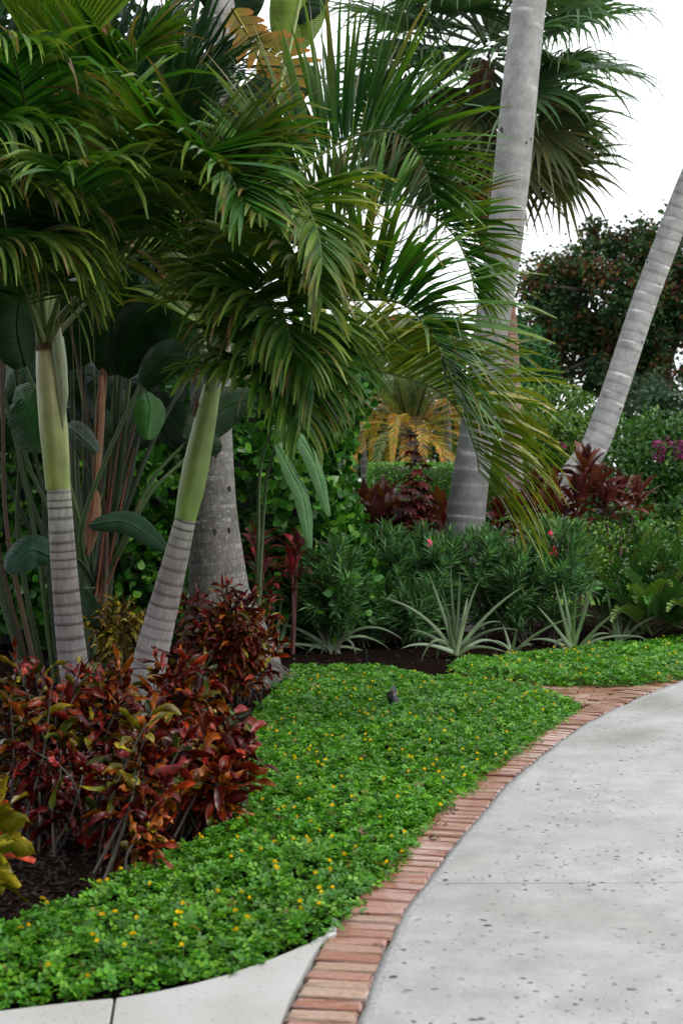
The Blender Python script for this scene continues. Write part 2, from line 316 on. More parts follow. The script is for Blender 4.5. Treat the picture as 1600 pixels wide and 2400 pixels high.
def stonemat():
    m, t, b = newmat('pale_limestone'); L = t.links.new; geo = t.nodes.new('ShaderNodeNewGeometry')
    n1 = node(t, 'ShaderNodeTexNoise', Scale=3., Detail=6.); n2 = node(t, 'ShaderNodeTexNoise', Scale=90., Detail=3.)
    for n in (n1, n2): L(geo.outputs['Position'], n.inputs['Vector'])
    r = ramp(t, [(.3, (.315, .305, .285)), (.7, (.39, .388, .38))]); L(n1.outputs['Fac'], r.inputs[0])
    v = ramp(t, [(.30, (.45, .42, .37)), (.36, (1, 1, 1))]); L(n2.outputs['Fac'], v.inputs[0])
    mm = node(t, 'ShaderNodeMixRGB', blend_type='MULTIPLY'); mm.inputs[0].default_value = 1; L(r.outputs['Color'], mm.inputs[1]); L(v.outputs['Color'], mm.inputs[2]); L(mm.outputs[0], b.inputs['Base Color'])
    b.inputs['Roughness'].default_value = .45; bp = node(t, 'ShaderNodeBump', Strength=.2, Distance=.002); L(n2.outputs['Fac'], bp.inputs['Height']); L(bp.outputs[0], b.inputs['Normal'])
    return m
def soilmat(name, a, c, scale):
    m, t, b = newmat(name); L = t.links.new; geo = t.nodes.new('ShaderNodeNewGeometry'); b.inputs['Specular IOR Level'].default_value = .0
    n1 = node(t, 'ShaderNodeTexNoise', Scale=scale, Detail=6., Roughness=.7); L(geo.outputs['Position'], n1.inputs['Vector'])
    r = ramp(t, [(.3, a), (.7, c)]); L(n1.outputs['Fac'], r.inputs[0]); L(r.outputs['Color'], b.inputs['Base Color']); b.inputs['Roughness'].default_value = .8
    bp = node(t, 'ShaderNodeBump', Strength=.8, Distance=.02); L(n1.outputs['Fac'], bp.inputs['Height']); L(bp.outputs[0], b.inputs['Normal']); return m
M['brick'] = brickmat(); M['concrete'] = concretemat(); M['stone'] = stonemat()
M['mulch'] = soilmat('bark_mulch', (.004, .003, .0025), (.015, .009, .007), 45.)
M['chips'] = leafmat('mulch_chip', .6, 0, .1, nscale=60)
M['lawn'] = soilmat('lawn', (.05, .11, .02), (.09, .17, .035), 3.)
M['asphalt'] = soilmat('pale_street', (.26, .235, .2), (.33, .3, .26), 2.)

# ================================================================== THE SETTING
def rise(y): t = np.clip((y - 17) / 20, 0, 1); return .5 * t * t * (3 - 2 * t)
mb = MB(); ys = np.r_[np.linspace(-6, 60, 67), np.linspace(70, 700, 30)]; xs = np.r_[np.linspace(-400, -20, 12), np.linspace(-16, 16, 17), np.linspace(20, 400, 12)]
X, Y = np.meshgrid(xs, ys); Z = rise(Y) - .06; nx = len(xs)
i, j = np.meshgrid(np.arange(len(ys) - 1), np.arange(nx - 1), indexing='ij'); F = np.stack([i * nx + j, i * nx + j + 1, (i + 1) * nx + j + 1, (i + 1) * nx + j], -1).reshape(-1, 4)
structure('ground', mb.add(np.stack([X, Y, Z], -1).reshape(-1, 3), F, (.1, .2, .05)), M['lawn'])

# edge of the drive (brick meets concrete), read off the photo, on the ground
edge = np.array([(-.03, 0), (-.04, 1.2), (-.02, 2.4), (.01, 3.2), (.0586, 3.906), (.195, 4.708), (.259, 4.965), (.494, 5.814), (.643, 6.305), (.776, 6.757), (1.083, 7.587), (1.487, 8.56), (1.785, 9.14), (2.12, 9.747), (2.479, 10.33), (3.1, 11.2), (4.0, 12.2), (5.2, 13.2), (7, 14.3)])
ec = curve(np.c_[edge, np.zeros(len(edge))], 700)[:, :2]; es = np.r_[0, np.cumsum(np.linalg.norm(np.diff(ec, axis=0), axis=1))]
et = np.gradient(ec, axis=0); et /= np.linalg.norm(et, axis=1, keepdims=True); en = np.stack([-et[:, 1], et[:, 0]], 1)      # en points left, into the bed
def epos(s, off): return np.array([np.interp(s, es, ec[:, 0]) + off * np.interp(s, es, en[:, 0]), np.interp(s, es, ec[:, 1]) + off * np.interp(s, es, en[:, 1])])
def band(mb, o0, o1, z0, z1, s0, s1, n, col):
    ss = np.linspace(s0, s1, n); A = np.array([epos(s, o0) for s in ss]); B = np.array([epos(s, o1) for s in ss])
    V = np.concatenate([np.c_[A, np.full(n, z0)], np.c_[B, np.full(n, z1)]]); k = np.arange(n - 1); mb.add(V, np.stack([k, k + 1, k + 1 + n, k + n], 1), col)
# mulch bed
mb = MB(); ss = np.linspace(0, es[-1], 140); A = np.array([epos(s, .19) for s in ss]); rows = []
cols = np.r_[np.linspace(0, 1, 60) ** 1.3]
V = np.array([[a[0] * (1 - c) - 9 * c, a[1] + 6 * c * np.clip((a[1] - 10) / 4, 0, 1), .0] for a in A for c in cols]); V[:, 2] = rng.normal(0, .006, len(V)) - .004 + np.clip(V[:, 1] - 12, 0, 9) * .012
k = len(cols); i, j = np.meshgrid(np.arange(len(A) - 1), np.arange(k - 1), indexing='ij')
structure('mulch_bed', mb.add(V, np.stack([i * k + j, (i + 1) * k + j, (i + 1) * k + j + 1, i * k + j + 1], -1).reshape(-1, 4), (.02, .01, .01)), M['mulch'])
# concrete drive: two pours with an open control joint between them
drive = MB(); Yj = 5.17
box(drive, (4, 4, -.035), (12, 26, .03), (.02, .02, .02)); droot = structure('driveway', drive, M['mulch'])
def slab(y0, y1, skew=0.0):
    ss = es[(ec[:, 1] > y0) & (ec[:, 1] < y1)]; ss = np.r_[np.interp(y0, ec[:, 1], es), ss, np.interp(y1, ec[:, 1], es)]
    L_ = np.array([epos(s, -.022) for s in ss]); Rr = np.c_[np.full(len(L_), 11.), L_[:, 1]]
    Rr[0, 1] = y0 + skew; Rr[-1, 1] = y1 + skew; n = len(L_); z = .018; m = MB()
    Mid = L_ * .85 + Rr * .15
    V = np.concatenate([np.c_[L_, np.full(n, z - .05)], np.c_[L_, np.full(n, z - .004)], np.c_[L_ + (.006, 0), np.full(n, z)], np.c_[Mid, np.full(n, z)], np.c_[Rr, np.full(n, z)], np.c_[Rr, np.full(n, z - .05)]])
    k = np.arange(n - 1); Fs = [np.stack([k + a * n, k + (a + 1) * n, k + 1 + (a + 1) * n, k + 1 + a * n], 1) for a in range(5)]
    q = [[a * n + e, (a + 1) * n + e, b * n + e, (b + 1) * n + e] for a, b, e in ((1, 4, 0), (1, 4, n - 1))]
    Fs.append(np.array([[e, 2 * n + e, 4 * n + e, 5 * n + e] for e in (0, n - 1)]))
    m.add(V, np.concatenate(Fs), (.4, .4, .4)); part('concrete_slab', m, M['concrete'], droot, smooth=False)
slab(.02, Yj - .003, .12); slab(Yj + .002, 13.9, .12)
# mortar haunch between brick and concrete
mb = MB(); ss = np.linspace(0, es[-1], 900); wob = np.interp(np.arange(900), np.arange(0, 900, 6), rng.uniform(-.004, .005, 150))
A = np.array([epos(s, .004 + w_) for s, w_ in zip(ss, wob)]); B = np.array([epos(s, -.030 + w_ * .7) for s, w_ in zip(ss, wob[::-1])]); zz = np.interp(np.arange(900), np.arange(0, 900, 5), rng.uniform(.016, .0235, 180))
V = np.concatenate([np.c_[A, zz - .02], np.c_[A, zz], np.c_[B, zz + .001], np.c_[B, zz - .02]]); k = np.arange(899)
structure('mortar_edge', mb.add(V, np.concatenate([np.stack([k + a * 900, k + 1 + a * 900, k + 1 + (a + 1) * 900, k + (a + 1) * 900], 1) for a in range(3)]), (.3, .3, .3)), M['mortar'])

# bricks
def brick_meshes(l, w_, h, n=7):
    out = []
    for _ in range(n):
        m = MB(); b = .006; x, y = l / 2, w_ / 2
        def ring(dx, dy, z): return [(-x + dx, -y + dy, z), (0, -y + dy, z), (x - dx, -y + dy, z), (x - dx, 0, z), (x - dx, y - dy, z), (0, y - dy, z), (-x + dx, y - dy, z), (-x + dx, 0, z)]
        r = np.array(ring(0, 0, -h) + ring(0, 0, -b) + ring(.004, .004, -.0015) + ring(.010, .008, 0)) + np.r_[np.zeros((8, 3)), rng.normal(0, .0014, (8, 3)), rng.normal(0, .0018, (8, 3)), rng.normal(0, .001, (8, 3))]
        V = np.vstack([r, [[0, 0, .001]]]); f = [[a * 8 + k, a * 8 + (k + 1) % 8, (a + 1) * 8 + (k + 1) % 8, (a + 1) * 8 + k] for a in (0, 1, 2) for k in range(8)]
        f += [[24, 25, 32, 31], [25, 26, 27, 32], [32, 27, 28, 29], [31, 32, 29, 30]]
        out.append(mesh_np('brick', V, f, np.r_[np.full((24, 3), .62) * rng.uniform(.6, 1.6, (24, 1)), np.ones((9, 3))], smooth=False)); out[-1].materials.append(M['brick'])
    return out
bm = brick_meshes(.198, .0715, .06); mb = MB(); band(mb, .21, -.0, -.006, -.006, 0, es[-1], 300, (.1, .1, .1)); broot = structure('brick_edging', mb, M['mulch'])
s = 1.9; off = np.zeros(3); pitch = .0785
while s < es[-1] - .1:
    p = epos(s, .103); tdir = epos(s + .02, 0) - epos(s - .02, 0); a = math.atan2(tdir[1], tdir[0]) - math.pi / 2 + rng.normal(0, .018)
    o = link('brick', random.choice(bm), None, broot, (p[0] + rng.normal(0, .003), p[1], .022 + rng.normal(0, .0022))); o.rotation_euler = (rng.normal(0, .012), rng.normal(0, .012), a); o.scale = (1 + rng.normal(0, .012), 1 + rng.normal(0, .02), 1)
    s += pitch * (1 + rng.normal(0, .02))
# brick path turning off between the two planted patches
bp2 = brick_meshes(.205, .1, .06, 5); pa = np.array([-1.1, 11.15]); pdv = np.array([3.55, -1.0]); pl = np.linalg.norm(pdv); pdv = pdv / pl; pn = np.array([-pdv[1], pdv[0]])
mb = MB(); q = [pa + pdv * 2.2 - pn * 1.1, pa + pdv * 2.9 - pn * 1.1, pa + pdv * 4.3 + pn * .5, pa + pdv * 2.2 + pn * .5]; mb.add(np.c_[np.array(q), np.full(4, .002)], [(0, 1, 2, 3)], (.2, .15, .12)); proot = structure('brick_path', mb, M['mulch'])
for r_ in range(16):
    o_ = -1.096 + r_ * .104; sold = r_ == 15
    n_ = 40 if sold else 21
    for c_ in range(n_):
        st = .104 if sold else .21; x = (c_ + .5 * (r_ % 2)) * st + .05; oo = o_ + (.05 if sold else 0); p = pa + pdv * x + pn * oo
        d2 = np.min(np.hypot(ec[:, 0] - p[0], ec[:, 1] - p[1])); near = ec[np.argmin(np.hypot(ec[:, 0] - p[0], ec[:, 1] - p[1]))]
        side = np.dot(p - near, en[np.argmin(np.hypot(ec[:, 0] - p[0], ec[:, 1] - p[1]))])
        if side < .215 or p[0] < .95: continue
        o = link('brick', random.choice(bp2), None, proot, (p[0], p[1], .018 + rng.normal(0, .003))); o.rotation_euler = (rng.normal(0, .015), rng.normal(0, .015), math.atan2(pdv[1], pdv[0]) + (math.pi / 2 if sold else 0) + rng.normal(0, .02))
# pale stone slabs, bottom left
def poly_slab(pts, z, th, name, parent):
    m = MB(); p = np.array(pts)[:, :2]; n = len(p); c = p.mean(0); inner = p + (c - p) / np.linalg.norm(c - p, axis=1, keepdims=True) * .006
    V = np.vstack([np.c_[p, np.full(n, z - th)], np.c_[p, np.full(n, z - .005)], np.c_[inner, np.full(n, z)]]); k = np.arange(n); k2 = (k + 1) % n
    f = np.concatenate([np.stack([k + a * n, k2 + a * n, k2 + (a + 1) * n, k + (a + 1) * n], 1) for a in (0, 1)]); m.add(V, f, (.6, .6, .6))
    me = m.mesh(name, wloc(parent), False); import bmesh
    b = bmesh.new(); b.from_mesh(me); b.verts.ensure_lookup_table(); b.faces.new([b.verts[2 * n + i] for i in range(n)]); bmesh.ops.recalc_face_normals(b, faces=b.faces); b.to_mesh(me); b.free()
    return link(name, me, M['stone'], parent)
mb = MB(); mb.add([(-3, 1.5, -.012), (-.2, 1.5, -.012), (-.15, 4.4, -.012), (-3, 4.0, -.012)], [(0, 1, 2, 3)], (.05, .05, .05)); sroot = structure('stone_paving', mb, M['mulch'])
zs = .03; g = lambda x, y: G(x, y, zs)
be = [np.r_[epos(s_, .212), 0] for s_ in np.linspace(np.interp(2.2, ec[:, 1], es), np.interp(4.70, ec[:, 1], es), 14)]
A0 = [g(721, 2211.5), g(640, 2245), g(540, 2281), g(450, 2305), g(350, 2326), g(272, 2338)]
B0 = [g(266, 2339), g(180, 2347), g(80, 2358), g(0, 2368), g(-120, 2382), g(-420, 2410)]
jb = np.array([-.46, 2.2])
poly_slab([np.r_[jb + (.006, 0), 0]] + be[:13] + A0, zs, .05, 'stone_slab', sroot)
poly_slab([np.r_[jb - (.006, 0), 0]] + B0 + [np.array([-2.2, 2.2, 0])], zs, .05, 'stone_slab', sroot)
poly_slab([be[12] + (.001, .006, 0), be[13], g(788, 2184), g(727, 2208.5)], zs - .001, .05, 'stone_slab', sroot)
# unseen house put in behind the camera to block sky and deepen contrast
hs = thing('added_house', 'unseen two-storey stucco house behind the photographer, outside the picture', 'added_house', (-8.5, -7.5, 0))
def hbox(nm, c, sz, col, mat): m_ = MB(); box(m_, c, sz, col); return part(nm, m_, mat, hs, smooth=False)
M['stucco'] = simplemat('tan_stucco', (.17, .145, .12), .9, nscale=8); M['roof'] = simplemat('roof_tile', (.12, .07, .05), .8, nscale=6); M['pane'] = simplemat('window_glass', (.02, .025, .03), .12)
hbox('wall', (-8.5, -7.7, 3.2), (20, 10, 6.5), (.2, .2, .2), M['stucco'])
m_ = MB(); m_.add([(-19.2, -13.4, 6.45), (2.2, -13.4, 6.45), (2.2, -2., 6.45), (-19.2, -2., 6.45), (-14, -7.7, 9.), (-3, -7.7, 9.)], [(3, 2, 5, 4), (1, 0, 4, 5)], (.1, .1, .1)); m_.add([(-19.2, -13.4, 6.45), (2.2, -13.4, 6.45), (2.2, -2., 6.45), (-19.2, -2., 6.45), (-14, -7.7, 9.), (-3, -7.7, 9.), (-19.2, -7.7, 6.45), (2.2, -7.7, 6.45)], [(0, 6, 3, 4), (2, 7, 1, 5), (0, 1, 7, 6), (6, 7, 2, 3)], (.1, .1, .1)); part('roof', m_, M['roof'], hs, smooth=False)
for x_ in (-15.5, -11.5, -7.5, -3.5, 0):
    for z_ in (1.6, 4.7): w_o = hbox('window', (x_, -2.67, z_), (1.3, .08, 1.7), (.5, .5, .5), M['white_paint']); m_ = MB(); box(m_, (x_, -2.62, z_), (1.1, .04, 1.5), (.1, .1, .1)); part('pane', m_, M['pane'], w_o, smooth=False)
# street and verge far behind
mb = MB(); mb.add([(-60, 43, .462), (60, 43, .462), (60, 50, .462), (-60, 50, .462)], [(0, 1, 2, 3)], (.3, .3, .3)); structure('street', mb, M['asphalt'])

# ================================================================== PALMS
def trunk(mb, pts, ws, ring, amp, col, scar, scar_w=.18, sides=26, nr=6, tilt=.012, fade=None, wob=.02):
    """ringed trunk: pts world centreline, ws radii at pts; ring = spacing of leaf scars (start, end)"""
    c0 = curve(pts, 200); s0 = np.r_[0, np.cumsum(np.linalg.norm(np.diff(c0, axis=0), axis=1))]; Lt = s0[-1]
    kp = np.array([s0[np.argmin(np.linalg.norm(c0 - q, axis=1))] for q in np.asarray(pts)]); rr = np.interp(s0, kp, ws)
    marks = [0.]
    while marks[-1] < Lt: t = marks[-1] / Lt; marks.append(marks[-1] + (ring[0] * (1 - t) + ring[1] * t) * rng.uniform(.7, 1.3))
    marks = np.array(marks); srow = []
    for a, b in zip(marks[:-1], marks[1:]): srow += list(a + (b - a) * np.array([0, .06, .14, .3, .6, .88]))
    srow = np.array([x for x in srow if x <= Lt] + [Lt]); n = len(srow); th = np.linspace(0, 2 * math.pi, sides, endpoint=False)
    c = np.stack([np.interp(srow, s0, c0[:, k]) for k in range(3)], 1); r = np.interp(srow, s0, rr); T = tangents(c)
    A = nrm(np.cross(T, np.array([0, 1., 0]))); B = np.cross(T, A)
    idx = np.clip(np.searchsorted(marks, srow, side='right') - 1, 0, len(marks) - 2); ph = (srow - marks[idx]) / (marks[idx + 1] - marks[idx])
    prof = np.where(ph < .1, -amp * (1 - ph / .1), amp * .5 * np.sin(np.clip((ph - .1) / .9, 0, 1) * math.pi) * (1 - ph * .4))
    ang = rng.uniform(0, 6.28, len(marks))[idx]; tl = (rng.uniform(.3, 1, len(marks)) * tilt)[idx]
    wobt = wob * np.sin(th[None] * 2 + srow[:, None] * 1.7) + wob * .6 * np.sin(th[None] * 3 - srow[:, None] * 2.9 + 1)
    rad = r[:, None] * (1 + wobt) * (1 + prof[:, None])
    V = c[:, None] + A[:, None] * (np.cos(th) * rad)[..., None] + B[:, None] * (np.sin(th) * rad)[..., None]
    V = V + T[:, None] * (np.sin(th[None] - ang[:, None]) * tl[:, None])[..., None]
    col = np.asarray(col, float); scar = np.asarray(scar, float); base = col if col.ndim == 2 else np.tile(col, (n, 1))
    if col.ndim == 2: q = np.linspace(0, 1, len(col)); base = np.stack([np.interp(srow / Lt, q, col[:, k]) for k in range(3)], 1)
    if scar.ndim == 2: q = np.linspace(0, 1, len(scar)); scar = np.stack([np.interp(srow / Lt, q, scar[:, k]) for k in range(3)], 1)
    m = (np.clip(1 - ph / scar_w, 0, 1) ** .6)[:, None] * rng.uniform(.5, 1, len(marks))[idx][:, None]; C = base * (1 - m) + scar * m
    C = np.repeat(C[:, None], sides, 1) * rng.uniform(.9, 1.1, (n, sides, 1))
    i, j = np.meshgrid(np.arange(n - 1), np.arange(sides), indexing='ij'); j2 = (j + 1) % sides
    F = np.stack([i * sides + j, i * sides + j2, (i + 1) * sides + j2, (i + 1) * sides + j], -1).reshape(-1, 4)
    U = np.stack([np.broadcast_to(np.cos(th), (n, sides)) * .15, np.broadcast_to(np.sin(th), (n, sides)) * .15, np.broadcast_to(srow[:, None], (n, sides))], -1).reshape(-1, 3)
    mb.add(V.reshape(-1, 3), F, C.reshape(-1, 3), U)
PROF = lambda n, a=.35: np.array([max(.03, (min(1, .35 + 2.6 * t) if t < .3 else 1.0) * (1 - max(0, (t - a) / (1 - a)) ** 1.8 * .86)) for t in np.linspace(0, 1, n)])

GREEN = [(.013, .06, .008), (.02, .085, .010), (.010, .046, .010), (.03, .11, .012)]
def frond(parent, pts, npair=46, L0=.58, W=.046, t0=.28, droop=.9, lift=.35, a0=72, a1=24, roll=0, pal=GREEN, tip=(.27, .34, .03), tipw=.75, indiv=0, rr=.014, rc=(.10, .14, .03), nseg=6, lprof=None, twist=.5, mat=None, fold=.22, jit=.08, sc=1.27, sw=.77, br=1.8):
    npair = int(npair * (1.45 if sc > 1 else 1)); c = curve(pts, 70); T = tangents(c); h = c[-1] - c[0]; h[2] = 0
    if np.linalg.norm(h) < .15: h = np.array([0, -1., 0])
    S0 = nrm(np.cross(nrm(h), np.array([0, 0, 1.]))[None])[0]
    r = np.linspace(rr, .0035, 70) * (1 + 1.2 * np.exp(-np.linspace(0, 1, 70) * 14)); m = MB(); tube(m, c, r, 7, np.array([rc]) * np.ones((70, 1)) * np.linspace(1, .8, 70)[:, None], .8)
    fo = part('frond', m, M['stem'] if mat is None else mat, parent)
    ts = np.repeat(np.linspace(t0, .995, npair), 2); sd_ = np.tile([1., -1.], npair); n = len(ts); ts = np.clip(ts + rng.normal(0, .004, n), t0, 1)
    k = ts * 69; p0 = np.stack([np.interp(k, np.arange(70), c[:, q]) for q in range(3)], 1); t = nrm(np.stack([np.interp(k, np.arange(70), T[:, q]) for q in range(3)], 1))
    s_ = nrm(S0 - t * (t @ S0)[:, None]); N = np.cross(s_, t); u = (ts - t0) / (1 - t0)
    rl = R(roll); s2 = s_ * math.cos(rl) + N * math.sin(rl); N2 = N * math.cos(rl) - s_ * math.sin(rl)
    a = np.radians(a0 + (a1 - a0) * u ** 1.1 + rng.normal(0, 3, n)); lf = lift + rng.normal(0, jit, n)
    lf = np.where(rng.random(n) < .06, lf - rng.uniform(.2, .7, n), lf); d = t * np.cos(a)[:, None] + (s2 * (sd_ * np.cos(lf))[:, None] + N2 * np.sin(lf)[:, None]) * np.sin(a)[:, None]
    Lp = (.62 + .38 * np.sin(np.clip(u * 1.15 + .1, 0, 1) * math.pi)) * np.where(u > .8, 1 - (u - .8) * 1.6, 1) if lprof is None else lprof(u)
    Ln = L0 * sc * Lp * rng.uniform(.88, 1.1, n); Wn = W * sw * (1 - .45 * u ** 3) * rng.uniform(.8, 1.15, n)
    cb = pick(pal, n); tk = rng.uniform(0, 1, (n, 1)) ** .8 * tipw; ct = cb * (1 - tk) + np.array(tip) * tk * rng.uniform(.6, 1.3, (n, 1)); bt = rng.random(n) < .12; ct[bt] = pick([(.16, .09, .035), (.24, .16, .05)], bt.sum())
    V, C = strips(p0, d, N2, Ln, Wn, droop * rng.uniform(.35, 1.7, n) + (rng.random(n) < .1) * 1.5, PROF(nseg + 1), nseg, fold, rng.normal(0, twist, n), cb, ct, ramp=br if droop < 1 else 1.3)
    if indiv: strip_objs('leaflet', V, C, M['frond'], fo)
    else: q = MB(); add_strips(q, V, C); part('leaflets', q, M['frond'], fo, True)
    return fo

def shaft(parent, pts, ws, col0, col1):
    c = curve(pts, 40); m = MB(); r = np.interp(np.linspace(0, 1, 40), np.linspace(0, 1, len(ws)), ws)
    k = np.linspace(0, 1, 40)[:, None]; tube(m, c, r, 24, np.array(col0) * (1 - k) + np.array(col1) * k); return part('crownshaft', m, M['shaft'], parent)
def sheath(parent, pts, r0, r1, col):
    c = curve(pts, 20); m = MB(); tube(m, c, np.linspace(r0, r1, 20) * np.interp(np.linspace(0, 1, 20), [0, .35], [.08, 1.]), 12, np.array([col]) * np.ones((20, 1)), .7); return part('leaf_sheath', m, M['shaft'], parent)
PPM = lambda Y: FPX / Y
# ---- ringed palm with the pale yellow crownshaft (left)
ZA = 7.65; rA = lambda w_: w_ / 2 / PPM(ZA)
pa1 = PL([(222, 1775, 7.75), (196, 1650, 7.72), (172, 1550, 7.7), (152, 1350, 7.68), (138, 1140, 7.65)])
palm1 = thing('palm_tree', 'ringed palm with pale yellow-green crownshaft, leftmost trunk beside red crotons', 'palm tree', pa1[0], 'pair of ringed garden palms')
m = MB(); trunk(m, pa1, [rA(92), rA(76), rA(69), rA(61), rA(55)], (.088, .05), .009, [(.30, .27, .265), (.31, .28, .275), (.24, .205, .2), (.30, .27, .25), (.42, .43, .36)], [(.13, .11, .105), (.11, .09, .085), (.075, .042, .036), (.065, .034, .028), (.065, .03, .024)], .28, nr=6, wob=.008, tilt=.004)
part('trunk', m, M['ringed'], palm1)
shaft(palm1, PL([(137, 1147, 7.65), (134, 1100, 7.65), (127, 1010, 7.65), (117, 900, 7.65), (110, 825, 7.65), (108, 800, 7.65)]), [rA(58), rA(62), rA(66), rA(64), rA(58), rA(44)], (.25, .31, .06), (.44, .41, .22))
sheath(palm1, PL([(148, 1010, 7.6), (146, 900, 7.6), (135, 810, 7.6), (128, 770, 7.6)]), rA(26), rA(30), (.30, .34, .20))
sheath(palm1, PL([(152, 930, 7.68), (150, 860, 7.66), (140, 790, 7.65)]), rA(14), rA(20), (.26, .3, .2))
def dry_ring(parent, pts, r_):
    m = MB(); c = curve(pts, 8); tube(m, c, np.linspace(r_, r_ * 1.05, 8), 16, (.10, .04, .02)); part('dry_leaf_base', m, M['bark'], parent)
dry_ring(palm1, PL([(110, 822, 7.64), (108, 790, 7.64)]), rA(50))
c1 = [(108, 800, 7.65), (106, 770, 7.65)]
YG = [(.03, .06, .008), (.022, .052, .008), (.015, .042, .008), (.05, .08, .008)]
frond(palm1, PL([(115, 800, 7.6), (150, 735, 7.55), (235, 640, 7.4), (330, 545, 7.15), (430, 462, 6.9), (515, 425, 6.6), (575, 440, 6.3), (620, 500, 6.1)]), 44, .60, .058, .30, .55, .75, 80, 25, roll=-18, indiv=1, tipw=.55, rc=(.11, .12, .03), pal=[(.018, .048, .007), (.012, .042, .008), (.032, .06, .008)])
frond(palm1, PL([(100, 800, 7.6), (82, 700, 7.5), (58, 560, 7.2), (35, 430, 6.9), (10, 330, 6.5), (-40, 290, 6.1), (-90, 330, 5.8)]), 44, .55, .05, .3, 2.4, .35, 70, 30, roll=10, indiv=1, tipw=.9, tip=(.2, .27, .04), twist=1.)
frond(palm1, PL([(104, 795, 7.6), (95, 640, 7.4), (85, 480, 7.1), (70, 330, 6.8), (50, 200, 6.5), (20, 120, 6.2), (-30, 90, 5.9)]), 46, .5, .05, .3, 2.2, .3, 70, 30, roll=0, indiv=1, tipw=.8, twist=1.)
frond(palm1, PL([(112, 795, 7.7), (130, 660, 7.8), (165, 500, 7.9), (210, 340, 7.9), (250, 220, 7.7), (290, 150, 7.4), (330, 140, 7.1)]), 44, .62, .056, .25, .5, .6, 65, 22, tipw=.4)
frond(palm1, PL([(96, 790, 7.5), (50, 640, 7.1), (15, 520, 6.7), (-20, 450, 6.3), (-60, 440, 6.)]), 40, .55, .046, .25, 2.8, .3, 75, 35, tipw=1., tip=(.3, .38, .05), twist=1.4, indiv=0, pal=[(.03, .09, .02), (.045, .12, .02)])
frond(palm1, PL([(98, 795, 7.5), (62, 690, 7.0), (25, 600, 6.5), (-5, 565, 6.15), (-45, 580, 5.9)]), 40, .5, .044, .25, 3.0, .2, 75, 35, tipw=1., tip=(.3, .38, .05), twist=1.4, pal=[(.03, .09, .02), (.045, .12, .02)])
frond(palm1, PL([(100, 795, 7.6), (75, 720, 7.4), (30, 640, 7.0), (-30, 590, 6.6), (-90, 610, 6.3)]), 40, .55, .048, .28, 2.5, .2, 70, 30, tipw=1., tip=(.22, .28, .04), twist=1.)
frond(palm1, PL([(118, 800, 7.65), (170, 745, 7.7), (250, 660, 7.8), (340, 600, 7.9), (420, 590, 7.9), (480, 640, 7.9)]), 38, .55, .054, .3, .9, .35, 70, 25, tipw=.3, rc=(.09, .11, .03), pal=YG)
frond(palm1, PL([(108, 795, 7.75), (115, 640, 8.1), (120, 480, 8.5), (90, 330, 8.9), (40, 240, 9.2)]), 40, .62, .055, .3, .7, .5, 65, 25, tipw=.3)
frond(palm1, PL([(110, 795, 7.6), (140, 690, 7.3), (175, 590, 6.9), (195, 490, 6.5), (180, 420, 6.1), (140, 400, 5.8)]), 42, .52, .05, .36, 1.6, .45, 70, 28, tipw=.85, tip=(.2, .27, .04), twist=.9)
for px, py0, py1 in ((96, 690, 925), (178, 660, 1180), (196, 700, 1120), (226, 600, 1120), (146, 700, 960)):
    m = MB(); tube(m, curve(PL([(px - 12, py0, 7.45), (px - 4, (py0 + py1) / 2, 7.45), (px, py1, 7.46)]), 12), np.linspace(.0016, .0009, 12), 5, (.2, .2, .05)); part('leaf_fibre', m, M['strap'], palm1)

# ---- leaning ringed palm with the green crownshaft
ZB = 7.6
pb1 = PL([(300, 1760, 7.72), (335, 1620, 7.7), (366, 1490, 7.68), (402, 1350, 7.65), (436, 1212, 7.6)])
palm2 = thing('palm_tree', 'leaning ringed palm with green crownshaft and long fronds arching to the right', 'palm tree', pb1[0], 'pair of ringed garden palms')
m = MB(); trunk(m, pb1, [rA(96), rA(86), rA(76), rA(62), rA(48)], (.088, .05), .009, [(.32, .295, .285), (.33, .3, .295), (.31, .275, .27), (.25, .205, .195), (.40, .40, .34)], [(.17, .15, .14), (.15, .13, .12), (.10, .075, .07), (.07, .04, .035), (.09, .045, .04)], .28, nr=6, wob=.008, tilt=.004)
part('trunk', m, M['ringed'], palm2)
shaft(palm2, PL([(434, 1218, 7.6), (446, 1160, 7.6), (464, 1070, 7.6), (480, 990, 7.6), (490, 940, 7.6), (498, 905, 7.6)]), [rA(50), rA(60), rA(62), rA(56), rA(50), rA(40)], (.17, .27, .04), (.24, .31, .10))
sheath(palm2, PL([(488, 960, 7.58), (500, 890, 7.55), (512, 820, 7.52), (530, 760, 7.5)]), rA(26), rA(22), (.2, .24, .12))
sheath(palm2, PL([(482, 950, 7.62), (484, 870, 7.6), (476, 800, 7.6)]), rA(24), rA(18), (.17, .21, .13))
sheath(palm2, PL([(500, 930, 7.62), (512, 890, 7.62), (560, 870, 7.6)]), rA(20), rA(16), (.18, .2, .08))
dry_ring(palm2, PL([(462, 978, 7.60), (470, 945, 7.60)]), rA(26))
k2 = [(492, 930, 7.6), (500, 880, 7.58)]
OLD = [(.12, .165, .014), (.085, .145, .014), (.05, .11, .014), (.15, .17, .014)]
YEL = [(.03, .09, .010), (.018, .07, .011), (.06, .12, .011)]
BR = [(.014, .065, .010), (.022, .09, .012), (.012, .05, .012), (.03, .105, .013)]
frond(palm2, PL(k2 + [(560, 650, 7.65), (670, 440, 7.7), (780, 345, 7.75), (870, 308, 7.75), (945, 320, 7.7), (992, 385, 7.6), (1012, 460, 7.5)]), 54, .62, .046, .42, .3, 1.05, 88, 30, roll=0, indiv=1, pal=BR, tipw=.5)
